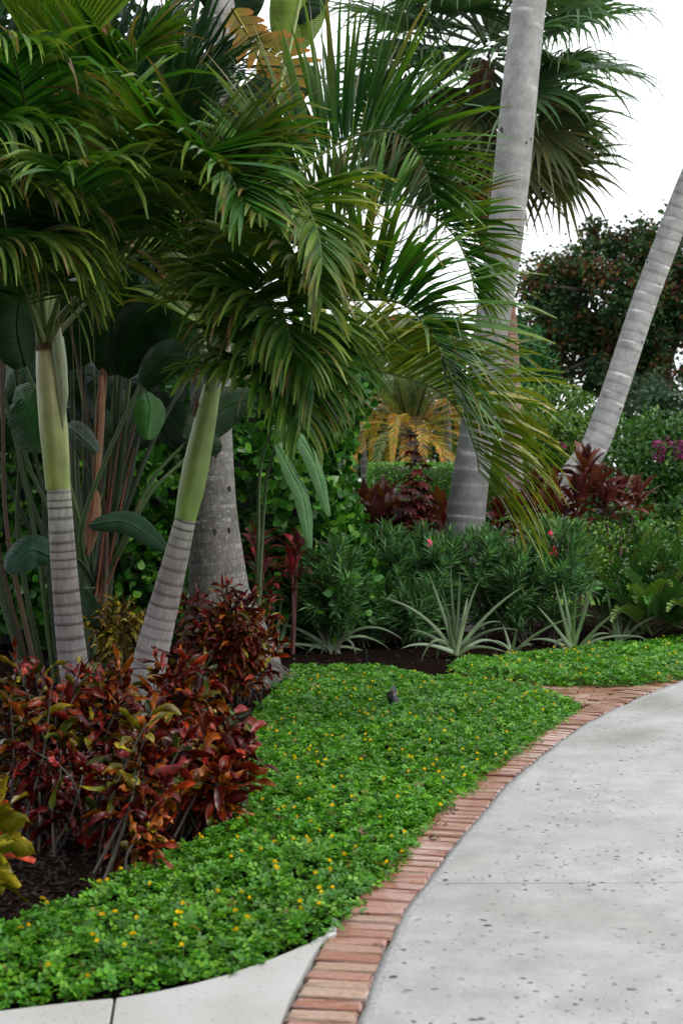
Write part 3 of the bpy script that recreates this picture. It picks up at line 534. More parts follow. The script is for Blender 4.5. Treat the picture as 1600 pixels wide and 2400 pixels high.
frond(palm2, PL(k2 + [(600, 670, 7.9), (730, 545, 8.1), (840, 492, 8.2), (940, 480, 8.3), (1010, 503, 8.3), (1066, 556, 8.2), (1100, 630, 8.1), (1112, 690, 8.0)]), 58, .52, .042, .36, .35, 1.1, 80, 30, roll=0, indiv=1, pal=BR, tipw=.6)
frond(palm2, PL(k2 + [(610, 770, 7.5), (740, 718, 7.35), (850, 702, 7.2), (945, 714, 7.1), (1008, 780, 7.0), (1048, 865, 6.95), (1068, 940, 6.9)]), 60, .60, .046, .36, .8, .8, 80, 34, roll=0, indiv=1, pal=BR, tipw=.7, tip=(.18, .26, .03))
frond(palm2, PL(k2 + [(590, 885, 7.75), (720, 862, 7.85), (825, 860, 7.95), (951, 885, 8.0), (1039, 925, 8.0), (1088, 990, 7.95), (1115, 1060, 7.9), (1122, 1110, 7.9)]), 64, .58, .052, .34, 1.1, .9, 70, 38, lprof=lambda u: .75 + .3 * np.sin(u * 2.6), roll=-5, indiv=1, pal=OLD, tipw=.8, tip=(.24, .24, .03))
frond(palm2, PL(k2 + [(560, 680, 7.35), (615, 540, 7.05), (670, 470, 6.75), (715, 480, 6.5), (745, 550, 6.35), (755, 620, 6.25)]), 50, .44, .042, .38, 1.3, .45, 74, 24, pal=YEL, tipw=.9, tip=(.28, .26, .03), twist=.9)
frond(palm2, PL(k2 + [(470, 680, 7.4), (425, 500, 7.0), (420, 400, 6.7), (470, 362, 6.4), (530, 400, 6.15), (570, 480, 6.0)]), 46, .60, .056, .36, .9, .5, 78, 26, indiv=0, tipw=.5, roll=10)
frond(palm2, PL(k2 + [(535, 770, 7.45), (575, 715, 7.25), (625, 705, 7.0), (665, 745, 6.75), (685, 820, 6.6)]), 44, .56, .046, .34, 1.5, .35, 76, 24, tipw=.8, pal=YEL, tip=(.2, .27, .04), twist=.9)
frond(palm2, PL(k2 + [(475, 800, 7.7), (455, 700, 7.9), (440, 600, 8.2), (430, 500, 8.5), (450, 420, 8.8)]), 40, .5, .05, .25, .8, .5, 60, 25, tipw=.4, pal=OLD)
frond(palm2, PL(k2 + [(560, 740, 7.3), (620, 650, 7.0), (680, 610, 6.75), (730, 630, 6.5), (755, 700, 6.4)]), 46, .44, .042, .36, 1.1, .4, 74, 24, tipw=.9, pal=YEL, tip=(.26, .27, .03), twist=.8)
frond(palm2, PL(k2 + [(550, 880, 7.3), (600, 850, 7.1), (650, 870, 6.95), (690, 930, 6.85), (705, 1000, 6.8)]), 42, .42, .042, .3, 1.6, .1, 76, 26, tipw=.8, pal=YEL, tip=(.2, .29, .04), twist=.8)
frond(palm2, PL(k2 + [(560, 830, 7.4), (620, 790, 7.2), (680, 800, 7.0), (720, 850, 6.85), (735, 910, 6.8)]), 40, .5, .044, .36, 1.6, .25, 74, 24, tipw=.7, tip=(.18, .25, .04), twist=.8)

# ---- dark palm behind, filling the upper left
ZD = 9.3
pd1 = PL([(500, 1640, 11.2), (497, 1300, 11.2), (492, 900, 11.), (480, 600, 10.8)])
palm3 = thing('palm_tree', 'dark green palm standing in shade behind the two ringed palms, fronds reaching the top', 'palm tree', pd1[0])
m = MB(); trunk(m, pd1, [.1, .085, .075, .07], (.09, .06), .02, (.12, .10, .09), (.06, .05, .04)); part('trunk', m, M['ringed'], palm3)
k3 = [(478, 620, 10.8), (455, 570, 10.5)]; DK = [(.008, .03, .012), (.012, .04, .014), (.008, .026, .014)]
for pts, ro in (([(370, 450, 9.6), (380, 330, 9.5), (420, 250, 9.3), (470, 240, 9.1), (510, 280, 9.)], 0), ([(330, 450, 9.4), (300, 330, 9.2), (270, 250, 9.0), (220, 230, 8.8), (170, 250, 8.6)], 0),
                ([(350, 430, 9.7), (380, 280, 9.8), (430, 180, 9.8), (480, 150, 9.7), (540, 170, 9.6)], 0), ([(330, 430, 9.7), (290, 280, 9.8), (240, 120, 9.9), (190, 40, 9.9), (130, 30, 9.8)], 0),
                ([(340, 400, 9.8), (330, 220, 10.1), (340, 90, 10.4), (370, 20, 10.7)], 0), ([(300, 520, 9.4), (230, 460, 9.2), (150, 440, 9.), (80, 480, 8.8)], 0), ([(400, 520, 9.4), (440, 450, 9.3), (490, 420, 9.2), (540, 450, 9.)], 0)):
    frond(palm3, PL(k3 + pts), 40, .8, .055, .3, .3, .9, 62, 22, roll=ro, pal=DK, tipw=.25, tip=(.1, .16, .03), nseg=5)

# ---- coconut palms
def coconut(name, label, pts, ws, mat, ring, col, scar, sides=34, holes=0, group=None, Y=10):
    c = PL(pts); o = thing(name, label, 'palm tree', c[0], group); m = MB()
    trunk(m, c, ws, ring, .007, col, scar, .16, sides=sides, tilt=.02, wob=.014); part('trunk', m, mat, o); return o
zc = 10.4; rc_ = lambda w_, z: w_ / 2 / PPM(z)
co1 = coconut('coconut_palm', 'weathered coconut palm trunk with wide flared base behind the leaning ringed palm', [(545, 1602, 10.45), (530, 1500, 10.42), (512, 1380, 10.4), (500, 1200, 10.4), (495, 1000, 10.4), (497, 800, 10.4), (510, 400, 10.35), (518, 100, 10.3), (520, -200, 10.3)],
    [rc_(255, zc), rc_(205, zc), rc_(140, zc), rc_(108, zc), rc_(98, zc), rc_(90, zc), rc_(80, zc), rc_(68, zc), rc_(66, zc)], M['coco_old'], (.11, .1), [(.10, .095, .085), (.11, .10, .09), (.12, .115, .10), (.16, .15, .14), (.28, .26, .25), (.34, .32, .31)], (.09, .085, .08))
for a in np.linspace(-.1, 1.3, 22):            # matted roots at the foot of the trunk
    d = np.array([math.sin(a), -math.cos(a) * .8, 0]); b = P(560, 1575, 10.3); L_ = rng.uniform(.04, .15)
    m = MB(); tube(m, curve(np.array([b + d * .22 + (0, 0, .12), b + d * (.3 + L_ * .5) + (0, 0, .05), b + d * (.36 + L_) + (rng.normal(0, .04), 0, -.02)]), 6), np.linspace(.007, .003, 6), 5, (.09, .075, .065)); part('root', m, M['bark'], co1)
zc2 = 13.8
co2 = coconut('coconut_palm', 'tall curved grey coconut trunk crossing the open sky, ringed foot behind the oleanders', [(1080, 1475, 13.8), (1083, 1340, 13.8), (1090, 1220, 13.8), (1112, 1050, 13.8), (1134, 880, 13.8), (1155, 740, 13.8), (1180, 580, 13.8), (1196, 430, 13.8), (1218, 200, 13.75), (1243, -20, 13.7), (1280, -300, 13.6)],
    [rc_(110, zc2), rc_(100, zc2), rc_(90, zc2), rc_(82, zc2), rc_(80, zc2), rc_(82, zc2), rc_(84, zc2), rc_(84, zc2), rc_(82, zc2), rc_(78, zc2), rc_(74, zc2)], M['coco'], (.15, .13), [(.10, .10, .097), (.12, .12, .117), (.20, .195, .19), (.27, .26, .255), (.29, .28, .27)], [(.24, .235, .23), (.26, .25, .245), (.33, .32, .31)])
zc3 = 16.2
co3 = coconut('coconut_palm', 'grey coconut trunk leaning sharply right, rising from the red cordylines', [(1215, 1432, 16.2), (1285, 1240, 16.2), (1332, 1137, 16.2), (1391, 1048, 16.2), (1424, 962, 16.2), (1468, 830, 16.15), (1515, 690, 16.1), (1560, 570, 16.), (1610, 440, 15.9), (1680, 280, 15.8)],
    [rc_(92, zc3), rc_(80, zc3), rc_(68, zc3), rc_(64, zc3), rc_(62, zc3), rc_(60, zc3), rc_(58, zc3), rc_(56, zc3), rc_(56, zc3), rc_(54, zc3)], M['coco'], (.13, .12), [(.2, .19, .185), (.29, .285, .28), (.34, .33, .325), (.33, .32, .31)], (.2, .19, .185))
def nicks(o, spots, Y, tw):
    for px, py, s_ in spots:
        p = P(px, py, Y - rc_(tw, Y) * .93); v, c = hexleaves(np.array([p]), np.array([[.1, -.1, -1.]]), np.array([[0, -1., 0]]), .035 * s_, .017 * s_, -.5, (.02, .018, .016)); q = MB(); add_hex(q, v, c); part('nick', q, M['bark'], o)
nicks(co2, [(1226, 52, 1.2), (1238, 66, 1), (1253, 64, 1.3), (1215, 130, 1.5), (1232, 150, 1.5), (1245, 160, 2.2), (1222, 222, 1.2), (1208, 268, 1.2), (1174, 296, 2), (1206, 332, 1.4), (1232, 330, 1), (1243, 322, 1)], 13.78, 80)
nicks(co3, [(1575, 580, 1), (1515, 610, 1.1), (1545, 663, 1), (1503, 798, 1.1), (1452, 955, 1)], 16.05, 58)
nicks(co1, [(505, 1058, 1.6), (537, 1138, 1.4), (503, 1238, 1.6), (536, 1235, 1.5)], 10.36, 100)

# crowns of the coconut palms, above the frame
def coco_crown(o, top, n, L, zmin):
    for k in range(n):
        az = k * 2.39996 + 1.1; el = R(75 - 85 * (k / n)); d = np.array([math.cos(az) * math.cos(el), math.sin(az) * math.cos(el), math.sin(el)]); p1 = top + d * L * .45; p2 = top + d * L * .8 + (0, 0, -.12 * L); p3 = top + d * L * 1.0 + (0, 0, -.34 * L)
        for q in (p2, p3): q[2] = max(q[2], zmin)
        frond(o, np.array([top, p1, p2, p3]), 60, .62, .045, .2, .8, .15, 62, 25, pal=[(.03, .08, .02), (.04, .10, .02)], tipw=.3, rr=.03, nseg=4)
for o_, e0, top, L_, zm in ((co1, P(520, -190, 10.3), P(540, -190, 10.3) + (.05, -.1, 3.2), 3.3, 6.9), (co2, P(1279, -290, 13.6), P(1279, -290, 13.6) + (.35, 0, 2.6), 3.3, 8.0)):
    m = MB(); trunk(m, np.array([e0 - (0, 0, .02), (e0 + top) / 2, top]), [rc_(66, 10.3)] * 3, (.12, .1), .007, (.3, .28, .27), (.2, .19, .18)); part('upper_trunk', m, M['coco'], o_); coco_crown(o_, top, 13, L_, zm)

# ---- cabbage palm with fan leaves behind the tall coconut
zs2 = 17.6
cs = PL([(1206, 1410, zs2), (1200, 1100, zs2), (1196, 950, zs2), (1186, 740, zs2), (1156, 600, zs2), (1132, 470, zs2), (1124, 300, zs2), (1132, 150, zs2)])
sabal = thing('cabbage_palm', 'cabbage palm with rusty upper trunk and big crown of fan leaves against the sky', 'palm tree', cs[0])
m = MB(); trunk(m, cs, [.15, .13, .125, .12, .135, .15, .165, .15], (.12, .09), .03, [(.2, .16, .145), (.25, .2, .18), (.22, .15, .12), (.2, .07, .03), (.16, .05, .02), (.09, .035, .016)], [(.13, .1, .09), (.13, .1, .09), (.08, .03, .015), (.05, .02, .01)], .3, wob=.03); part('trunk', m, M['bark'], sabal)
def fan(parent, base, hub, facing, Rr, n=34, spread=2.5, droop=1.2, pal=None, mat='frond', petcol=(.05, .08, .025)):
    ax = nrm((hub - base)[None])[0]; side = nrm(np.cross(ax, facing)[None])[0]; up = np.cross(side, ax); m = MB()
    tube(m, curve(np.array([base, base * .5 + hub * .5 + (0, 0, .06), hub]), 12), np.linspace(.022, .012, 12), 6, petcol); fo = part('fan_leaf', m, M['stem'], parent)
    a = np.linspace(-spread, spread, n); d = ax * np.cos(a)[:, None] + side * np.sin(a)[:, None] + up * (.18 * np.abs(np.sin(a)))[:, None]
    p0 = np.tile(hub, (n, 1)) + d * .03; L = Rr * (.72 + .28 * np.cos(a * .6)) * rng.uniform(.78, 1.12, n)
    pr = np.array([.12, .55, 1., .72, .42, .2, .04]); W = Rr * spread * 2 / n * .44
    V, C = strips(p0, d, np.tile(up, (n, 1)), L, np.full(n, W), droop * rng.uniform(.3, 1.8, n), pr, 6, .45, rng.normal(0, .6, n), pick(pal, n), pick(pal, n) * 1.5, ramp=1.8)
    q = MB(); add_strips(q, V, C); part('leaf_segments', q, M[mat], fo, True); return fo
SG = [(.035, .08, .036), (.05, .105, .048), (.042, .085, .03), (.075, .125, .06)]
hubc = P(1142, 120, zs2)
for k in range(60):
    az = k * 2.39996; el = R(88 - 150 * ((k + .5) / 60) ** .85); L_ = rng.uniform(.9, 1.3)
    d = np.array([math.cos(az) * math.cos(el), math.sin(az) * math.cos(el), math.sin(el)]); b = hubc + d * .12 + np.array([0, 0, 0.25 - .5 * k / 60])
    h = b + d * L_ * np.array([1, 1, .95]) + np.array([0, 0, -.1]); fan(sabal, b, h, nrm(np.array([0, 0, 1.]) * 1.0 + d * .2 + rng.normal(0, .25, 3)), rng.uniform(1.05, 1.3), droop=rng.uniform(1.0, 2.6), pal=SG if k < 48 else [(.05, .06, .025), (.09, .08, .03), (.04, .05, .02)])
# ---- bright pleated fan leaf, top left corner
fp = thing('fan_palm', 'bright yellow-green pleated fan leaf hanging in the top left corner', 'palm leaf', P(150, 1500, 8.6))
b = P(128, 420, 8.4); h = P(120, 190, 8.1); m = MB(); tube(m, curve(np.array([P(150, 1500, 8.6), P(140, 900, 8.5), b, h]), 30), np.linspace(.016, .009, 30), 6, (.06, .1, .02)); fo = part('petiole', m, M['stem'], fp)
n = 30; a = np.linspace(-.55, .62, n); ax = nrm((P(120, -50, 7.7) - h)[None])[0]; side = nrm(np.cross(ax, np.array([0, -1., .2]))[None])[0]; up = np.cross(side, ax); d = ax * np.cos(a)[:, None] + side * np.sin(a)[:, None]
alt = np.where(np.arange(n) % 2 == 0, 1., -1.)
V, C = strips(np.tile(h, (n, 1)), d, nrm(up + side * (alt * .7)[:, None]), 1.0, .045, .1, np.array([.1, .42, .72, 1., 1.2, 1.1]), 5, .1, 0, pick([(.12, .2, .022), (.15, .24, .025)], n, jit=.15), ramp=1.)
strip_objs('pleat', V, C, M['frond'], fp)

# ================================================================== BIRD OF PARADISE CLUMP, HEDGES
def paddle(parent, rib, W, col, petiole=None, pr=.012, pcol=(.06, .10, .03), torn=False, ce=None, facing=(0, -1., .3), nseg=26, sag=.12, name='leaf'):
    """broad banana-like blade on a midrib; petiole = list of points leading to it"""
    c = curve(PL(rib), nseg + 1); T = tangents(c); f = np.asarray(facing, float); s_ = nrm(np.cross(T, f)); u = np.cross(s_, T); t = np.linspace(0, 1, nseg + 1)
    w_ = W / 2 * np.clip(np.sin(np.clip(t * .93 + .05, 0, 1) * math.pi) ** .55, .04, 1); m = MB()
    if petiole is not None:
        pc = curve(np.vstack([PL(petiole), c[:1]]), 24); pm = MB(); tube(pm, pc, np.linspace(pr * 1.5, pr * .7, 24), 8, pcol)
        par = part('petiole', pm, M['stem'], parent)
    else: par = parent
    rm = MB(); cc = np.asarray(col, float)
    if torn:
        n = nseg * 2; k = np.repeat(np.linspace(.5, nseg - .5, nseg), 2); sd_ = np.tile([1., -1.], nseg); p0 = np.stack([np.interp(k, np.arange(nseg + 1), c[:, q]) for q in range(3)], 1)
        tt = np.stack([np.interp(k, np.arange(nseg + 1), T[:, q]) for q in range(3)], 1); ss_ = np.stack([np.interp(k, np.arange(nseg + 1), s_[:, q]) for q in range(3)], 1); uu = np.stack([np.interp(k, np.arange(nseg + 1), u[:, q]) for q in range(3)], 1)
        d = nrm(ss_ * sd_[:, None] + tt * .45 + uu * .1); ww = np.interp(k, np.arange(nseg + 1), w_); ln = np.linalg.norm(c[-1] - c[0]) / nseg
        V, C = strips(p0, d, uu, ww * rng.uniform(.6, 1.1, n), ln * 1.06, .45, np.array([1, 1, .95, .8, .3]), 4, .05, rng.normal(0, .15, n), pick([cc], n, jit=.25), pick([ce if ce is not None else cc], n, jit=.3), ramp=1.)
        add_strips(m, V, C)
    else:
        rows = []; cols = []
        for kx, fx, dz in ((-1, 1., -sag), (-.5, .5, .05), (0, 0, 0), (.5, .5, .05), (1, 1., -sag)):
            rows.append(c + s_ * (w_ * kx)[:, None] + u * (w_ * dz)[:, None] + u * (w_ * .05 * np.sin(t * 23 + kx * 3))[:, None] * abs(kx) + u * (w_ * .035 * (-1.) ** np.arange(nseg + 1))[:, None] * (1 if abs(kx) > .1 else 0))
            cols.append(np.tile(cc * (1.7 if kx == 0 else 1.) if abs(kx) < 1 or ce is None else np.asarray(ce), (nseg + 1, 1)))
        V = np.stack(rows, 1); C = np.stack(cols, 1); i, j = np.meshgrid(np.arange(nseg), np.arange(4), indexing='ij')
        m.add(V.reshape(-1, 3), np.stack([i * 5 + j, i * 5 + j + 1, (i + 1) * 5 + j + 1, (i + 1) * 5 + j], -1).reshape(-1, 4), C.reshape(-1, 3), np.stack([np.repeat((t * np.linalg.norm(np.diff(c, axis=0), axis=1).sum())[:, None], 5, 1) - np.abs(np.array([-1, -.5, 0, .5, 1])) * W * .12, np.tile(np.array([-1, -.5, 0, .5, 1]) * W * .05, (nseg + 1, 1)), np.zeros((nseg + 1, 5))], -1).reshape(-1, 3))
    tube(m, c + u * .003, np.linspace(.009, .002, nseg + 1), 5, cc * 1.8)
    return part(name, m, M['paddle'] if torn else M['banana'], par)
DG = (.007, .024, .006); BG_ = (.016, .06, .010); PL_ = (.10, .14, .10)
bop = thing('bird_of_paradise', 'giant bird of paradise clump with red-edged stalks between the two ringed palms', 'plant', G(225, 1590))
B0 = [(222, 1590, 9.9), (222, 1400, 9.9)]
for pts, r_, rib, W, col in (
    ([(250, 1150, 9.85), (268, 940, 9.8)], .022, [(272, 880, 9.8), (262, 720, 9.7), (300, 640, 9.5)], .42, DG),
    ([(262, 1150, 9.8), (276, 1000, 9.8)], .02, [(282, 880, 9.75), (330, 760, 9.6), (415, 680, 9.5)], .36, DG),
    ([(275, 1150, 9.85), (295, 960, 9.85)], .026, [(305, 860, 9.85), (370, 780, 9.7), (440, 690, 9.6)], .34, BG_),
    ([(290, 1180, 9.8), (320, 1040, 9.8)], .026, [(345, 920, 9.8), (352, 960, 9.6), (345, 1030, 9.5)], .22, BG_),
    ([(300, 1180, 9.8), (370, 1010, 9.8)], .018, [(440, 885, 9.8), (470, 760, 9.9), (460, 640, 10.)], .4, DG),
    ([(290, 1260, 9.8), (360, 1120, 9.8)], .016, [(440, 1035, 9.8), (520, 960, 9.9), (600, 930, 10.)], .3, DG),
    ([(285, 1290, 9.75), (350, 1160, 9.7)], .015, [(440, 1070, 9.75), (470, 1040, 9.75), (520, 1050, 9.75)], .2, DG),
    ([(180, 1200, 9.6), (120, 1000, 9.5)], .016, [(60, 860, 9.4), (40, 760, 9.3), (60, 640, 9.2)], .4, DG),
    ([(190, 1250, 9.5), (260, 1050, 9.3)], .016, [(330, 900, 9.2), (390, 840, 9.1), (450, 840, 9.0)], .24, (.01, .03, .012)),
    ([(150, 1250, 9.7), (80, 1120, 9.6)], .016, [(30, 960, 9.5), (60, 940, 9.4), (100, 1060, 9.3)], .34, (.014, .05, .012)),
    ([(200, 1250, 10.), (200, 1000, 10.)], .018, [(190, 860, 10.), (130, 720, 9.9), (60, 640, 9.8)], .42, DG),
    ([(240, 1200, 10.1), (330, 700, 10.2), (560, 250, 10.2)], .02, [(700, 30, 10.2), (715, 10, 10.0), (760, 15, 9.8)], .3, DG),
    ([(250, 1200, 10.2), (420, 600, 10.3)], .02, [(560, 60, 10.3), (540, -60, 10.2), (520, -140, 10.1)], .5, DG),
    ([(330, 1000, 10.3), (600, 330, 10.)], .018, [(675, 120, 10.), (700, 0, 10.), (715, -120, 10.)], .4, (.12, .18, .03)),
    ([(260, 1200, 10.1), (330, 900, 10.3)], .018, [(520, 300, 10.4), (650, 210, 10.3), (750, 170, 10.2)], .34, (.02, .05, .025)),
    ([(230, 1250, 10.), (260, 1120, 9.9)], .012, [(210, 1230, 9.6), (300, 1225, 9.5), (392, 1290, 9.4)], .16, (.025, .06, .03)),
    ([(200, 1330, 9.6), (160, 1300, 9.3)], .012, [(122, 1305, 9.1), (70, 1290, 9.0), (18, 1340, 8.9)], .24, (.018, .05, .03)),
    ([(230, 1300, 10.), (260, 1150, 9.95)], .012, [(255, 1060, 9.9), (240, 1010, 9.8), (250, 960, 9.8)], .16, (.06, .09, .06)),
    ([(215, 1300, 9.7), (225, 1150, 9.8)], .012, [(150, 1000, 9.7), (175, 1010, 9.6), (230, 1060, 9.6)], .16, (.07, .1, .08)),
    ([(215, 1380, 9.6)], .012, [(180, 1380, 9.4), (200, 1420, 9.3), (240, 1470, 9.2)], .16, DG)):
    pc = (.055, .10, .03) if rng.random() < .7 else (.02, .035, .015)
    paddle(bop, rib, W, col, B0 + pts, r_, pc, sag=.25, facing=(rng.normal(0, .25), -1, rng.uniform(-.1, .5)))
for k in range(15):
    x0 = rng.uniform(-20, 330); y0 = rng.uniform(760, 1080); z0 = rng.uniform(10.2, 11.6); sx_ = rng.choice([-1, 1]); ln = rng.uniform(90, 190); dn = rng.uniform(-110, 90)
    paddle(bop, [(x0, y0, z0), (x0 + sx_ * ln * .45, y0 - 45, z0 - .15), (x0 + sx_ * ln, y0 + dn, z0 - .3)], rng.uniform(.2, .34), np.array(DG) * rng.uniform(.6, 1.5), [(222 + (x0 - 222) * .35, 1590, z0), (222 + (x0 - 222) * .45, 1350, z0), (222 + (x0 - 222) * .85, 1130, z0)], rng.uniform(.012, .02), (.035, .06, .02), sag=.3, facing=(rng.normal(0, .5), -1, rng.uniform(-.3, .8)))
for k in range(16):
    x0 = rng.uniform(-30, 300); z0 = rng.uniform(9.6, 10.8); lean = rng.normal(0, 90); m = MB(); tube(m, curve(PL([(200 + (x0 - 200) * .6, 1600, z0), (x0, 1250, z0), (x0 + lean * .5, 950, z0), (x0 + lean, 700, z0 + .2)]), 20), np.linspace(.022, .008, 20), 7, np.array([(.05, .085, .025), (.025, .04, .016), (.07, .045, .025)][k % 3]) * rng.uniform(.6, 1.2)); part('stalk', m, M['stem'], bop)
for pts, r_ in (([(232, 1420, 9.85), (262, 1150, 9.75), (285, 1010, 9.74)], .010), ([(240, 1400, 9.82), (285, 1180, 9.75), (315, 1050, 9.73)], .010), ([(225, 1400, 9.8), (250, 1200, 9.77), (262, 1050, 9.74)], .009), ([(245, 1390, 9.8), (300, 1250, 9.73), (330, 1170, 9.7)], .008)):
    m = MB(); tube(m, curve(PL(pts), 16), np.linspace(r_, r_ * .4, 16), 5, (.22, .065, .03)); part('stalk_edge', m, M['stem'], bop)
for pts, W in (([(238, 880, 9.7), (232, 1000, 9.65), (222, 1155, 9.6)], .07), ([(245, 790, 9.8), (240, 900, 9.75), (236, 1000, 9.7)], .06), ([(225, 1150, 9.65), (215, 1230, 9.6), (205, 1300, 9.6)], .1), ([(385, 590, 9.7), (372, 680, 9.7), (350, 780, 9.7)], .06), ([(350, 700, 9.75), (345, 800, 9.7), (338, 900, 9.65)], .05), ([(255, 120, 10.), (248, 60, 10.), (240, 140, 9.9)], .14)):
    paddle(bop, pts, W, (.16, .075, .04), ce=(.24, .14, .08), sag=.6, name='dry_leaf', nseg=8)
paddle(bop, [(545, 20, 9.6), (590, 90, 9.6), (650, 130, 9.55), (685, 190, 9.5), (660, 260, 9.5)], .5, (.15, .12, .014), [(640, 620, 9.9), (560, 300, 9.9), (520, 120, 9.8)], .012, torn=True, ce=(.34, .12, .012), name='orange_torn_leaf', nseg=14)['label'] = 'torn orange and yellow leaf with browned tips'
m = MB(); tube(m, curve(PL([(640, 420, 9.3), (650, 240, 9.3), (680, 110, 9.3), (708, -20, 9.3)]), 20), np.linspace(.016, .009, 20), 8, (.28, .33, .1)); part('spear_leaf', m, M['shaft'], bop)

# pale split leaves of a young plant in front of the hedge
yb = thing('bird_of_paradise', 'pale glossy split leaves drooping in front of the bright hedge', 'plant', G(600, 1585))
paddle(yb, [(640, 1000, 10.9), (690, 1010, 10.8), (740, 1090, 10.7), (772, 1210, 10.7)], .16, (.05, .115, .04), [(600, 1585, 11.2), (605, 1300, 11.2), (610, 1100, 11.1)], .014, torn=False, nseg=30, sag=.3, facing=(.9, -1, .6))
paddle(yb, [(650, 1040, 10.75), (680, 1100, 10.7), (712, 1170, 10.65), (728, 1285, 10.6)], .15, (.05, .115, .04), [(600, 1585, 11.2), (612, 1300, 11.1), (625, 1120, 10.95)], .014, torn=False, nseg=30, sag=.3, facing=(.8, -1, .5))

def leafy_mass(name, label, cat, base, pts, nrmls, L, W, pal, mat, nobj=0, wts=None, group=None, inner=None, leafname='leaf', fold=.2, spread=.8, a=.45, b=.82, tipw=.85):
    o = thing(name, label, cat, base, group); n = len(pts); d = nrm(nrmls * .55 + rdirs(n, .2) * spread); N = nrm(nrmls * .9 + rdirs(n) * .5)
    V, C = hexleaves(pts, d, N, L * rng.uniform(.7, 1.25, n), W * rng.uniform(.75, 1.2, n), fold, pick(pal, n, wts, .25), a, b, tipw)
    if nobj:
        dist = np.linalg.norm(V[:, 0] - np.array([0, 0, 1.5]), axis=1) - 2.5 * (pts[:, 0] > -1.0); od = np.argsort(dist)
        hex_objs(leafname, V[od[:nobj]], C[od[:nobj]], mat, o); V, C = V[od[nobj:]], C[od[nobj:]]
    q = MB(); add_hex(q, V, C); part('foliage', q, mat, o, True)
    if inner is not None: part('branches_or_dark_core', inner, M['bark'], o)  # real stems for bushes, a plain dark box for the hedges
    return o
def hedge_pts(n, x0, x1, y0, y1, h, bump=.12, base=.1, ns=.05):
    """points over the front, top and right faces of a slightly shaggy hedge"""
    f = rng.choice(4, n, p=[.5, .2, .22, .08]); u = rng.random(n); v = rng.random(n); p = np.zeros((n, 3)); N = np.zeros((n, 3))
    fr = f == 0; p[fr] = np.c_[x0 + (x1 - x0) * u, np.full(n, y0), base + (h - base) * v][fr]; N[fr] = (0, -1, .25)
    tp = f == 1; p[tp] = np.c_[x0 + (x1 - x0) * u, y0 + (y1 - y0) * v, np.full(n, h)][tp]; N[tp] = (0, -.1, 1)
    rt = f == 2; p[rt] = np.c_[np.full(n, x1), y0 + (y1 - y0) * u, base + (h - base) * v][rt]; N[rt] = (1, -.2, .25)
    iv = f == 3; p[iv] = np.c_[x0 + (x1 - x0) * u, y0 + (y1 - y0) * v, base + (h - base) * rng.random(n)][iv]; N[iv] = (0, -.6, .6)
    q = np.sin(p[:, 0] * 5.1 + p[:, 2] * 3.3) + np.sin(p[:, 1] * 4.3 - p[:, 2] * 5.7 + 1) + np.sin(p[:, 0] * 11 + 2) * .5
    return p + N * (bump * q * .4)[:, None] + rng.normal(0, ns, (n, 3)), N
p, N = hedge_pts(17000, -4.6, -.08, 12.3, 13.9, 2.55, .34); top = 2.55
core = MB(); box(core, (-2.4, 13.25, 1.15), (4.3, 1.1, 2.3), (.006, .014, .005))  # dark box standing in for the deep shade inside the hedge
leafy_mass('clusia_hedge', 'tall bright green hedge of round leathery leaves behind the trunks', 'hedge', (-2.2, 13, 0), p, N, .10, .072, [(.02, .085, .010), (.032, .12, .012), (.012, .052, .008), (.06, .17, .014)], M['paddle'], 300, inner=core, fold=.12, a=.5, b=.85, tipw=.85)

# ================================================================== TREES BEHIND
def tree(name, label, trunk_pts, tr, blobs, nclump, per, csz, L, W, pal, wts=None, group=None, bark=(.07, .055, .045), limbs=10, accent=None, mat='far'):
    b0 = trunk_pts[0]; o = thing(name, label, 'tree', b0, group); m = MB(); tc_ = curve(trunk_pts, 24)
    tube(m, tc_, np.linspace(tr, tr * .55, 24) * (1 + .6 * np.exp(-np.linspace(0, 1, 24) * 9)), 10, bark)
    cl = []
    bl = np.array([q[:3] for q in blobs]); rad = np.array([q[3:6] for q in blobs]); vol = rad.prod(1); which = rng.choice(len(blobs), nclump, p=vol / vol.sum())
    dd = rdirs(nclump); r_ = rng.random(nclump) ** .33; r_ = np.where(rng.random(nclump) < .6, .75 + .25 * r_, r_); cl = bl[which] + dd * r_[:, None] * rad[which]
    for k in rng.choice(nclump, min(limbs, nclump), replace=False):
        s_ = tc_[rng.integers(12, 24)]; e = cl[k]; tube(m, curve(np.array([s_, s_ * .55 + e * .45 + rng.normal(0, .15, 3) + (0, 0, .2), e]), 10), np.linspace(tr * .4, tr * .08, 10), 6, bark)
    part('trunk', m, M['bark'], o)
    n = nclump * per; c = np.repeat(cl, per, 0); out_ = np.repeat(nrm(cl - bl[which]), per, 0); off = rng.normal(0, 1, (n, 3)) * csz * np.repeat(rng.uniform(.6, 1.3, nclump), per)[:, None]; pts = c + off
    col = pick(pal, n, wts, .3) * np.repeat(rng.uniform(.7, 1.3, nclump), per)[:, None]
    if accent: # whole clumps take a second colour
        sel = np.repeat(rng.random(nclump) < accent[1], per) & (rng.random(n) < .75); col[sel] = pick(accent[0], sel.sum())
    V, C = hexleaves(pts, nrm(rdirs(n, -.2) + out_ * .5), nrm(rdirs(n, .6) + out_ * .4), L * rng.uniform(.6, 1.3, n), W * rng.uniform(.6, 1.3, n), .25, col, .4, .75)
    q = MB(); add_hex(q, V, C); part('crown', q, M[mat], o, True); return o
DT = [(.018, .04, .015), (.025, .055, .018), (.014, .032, .014)]
gz = lambda Y: float(rise(np.array(Y)))
Yt = 44; tb = P(1560, 1130, Yt); tb[2] = gz(Yt)
def B(px, py, Y, rx, ry, rz): q = P(px, py, Y); return (*q, rx, ry, rz)
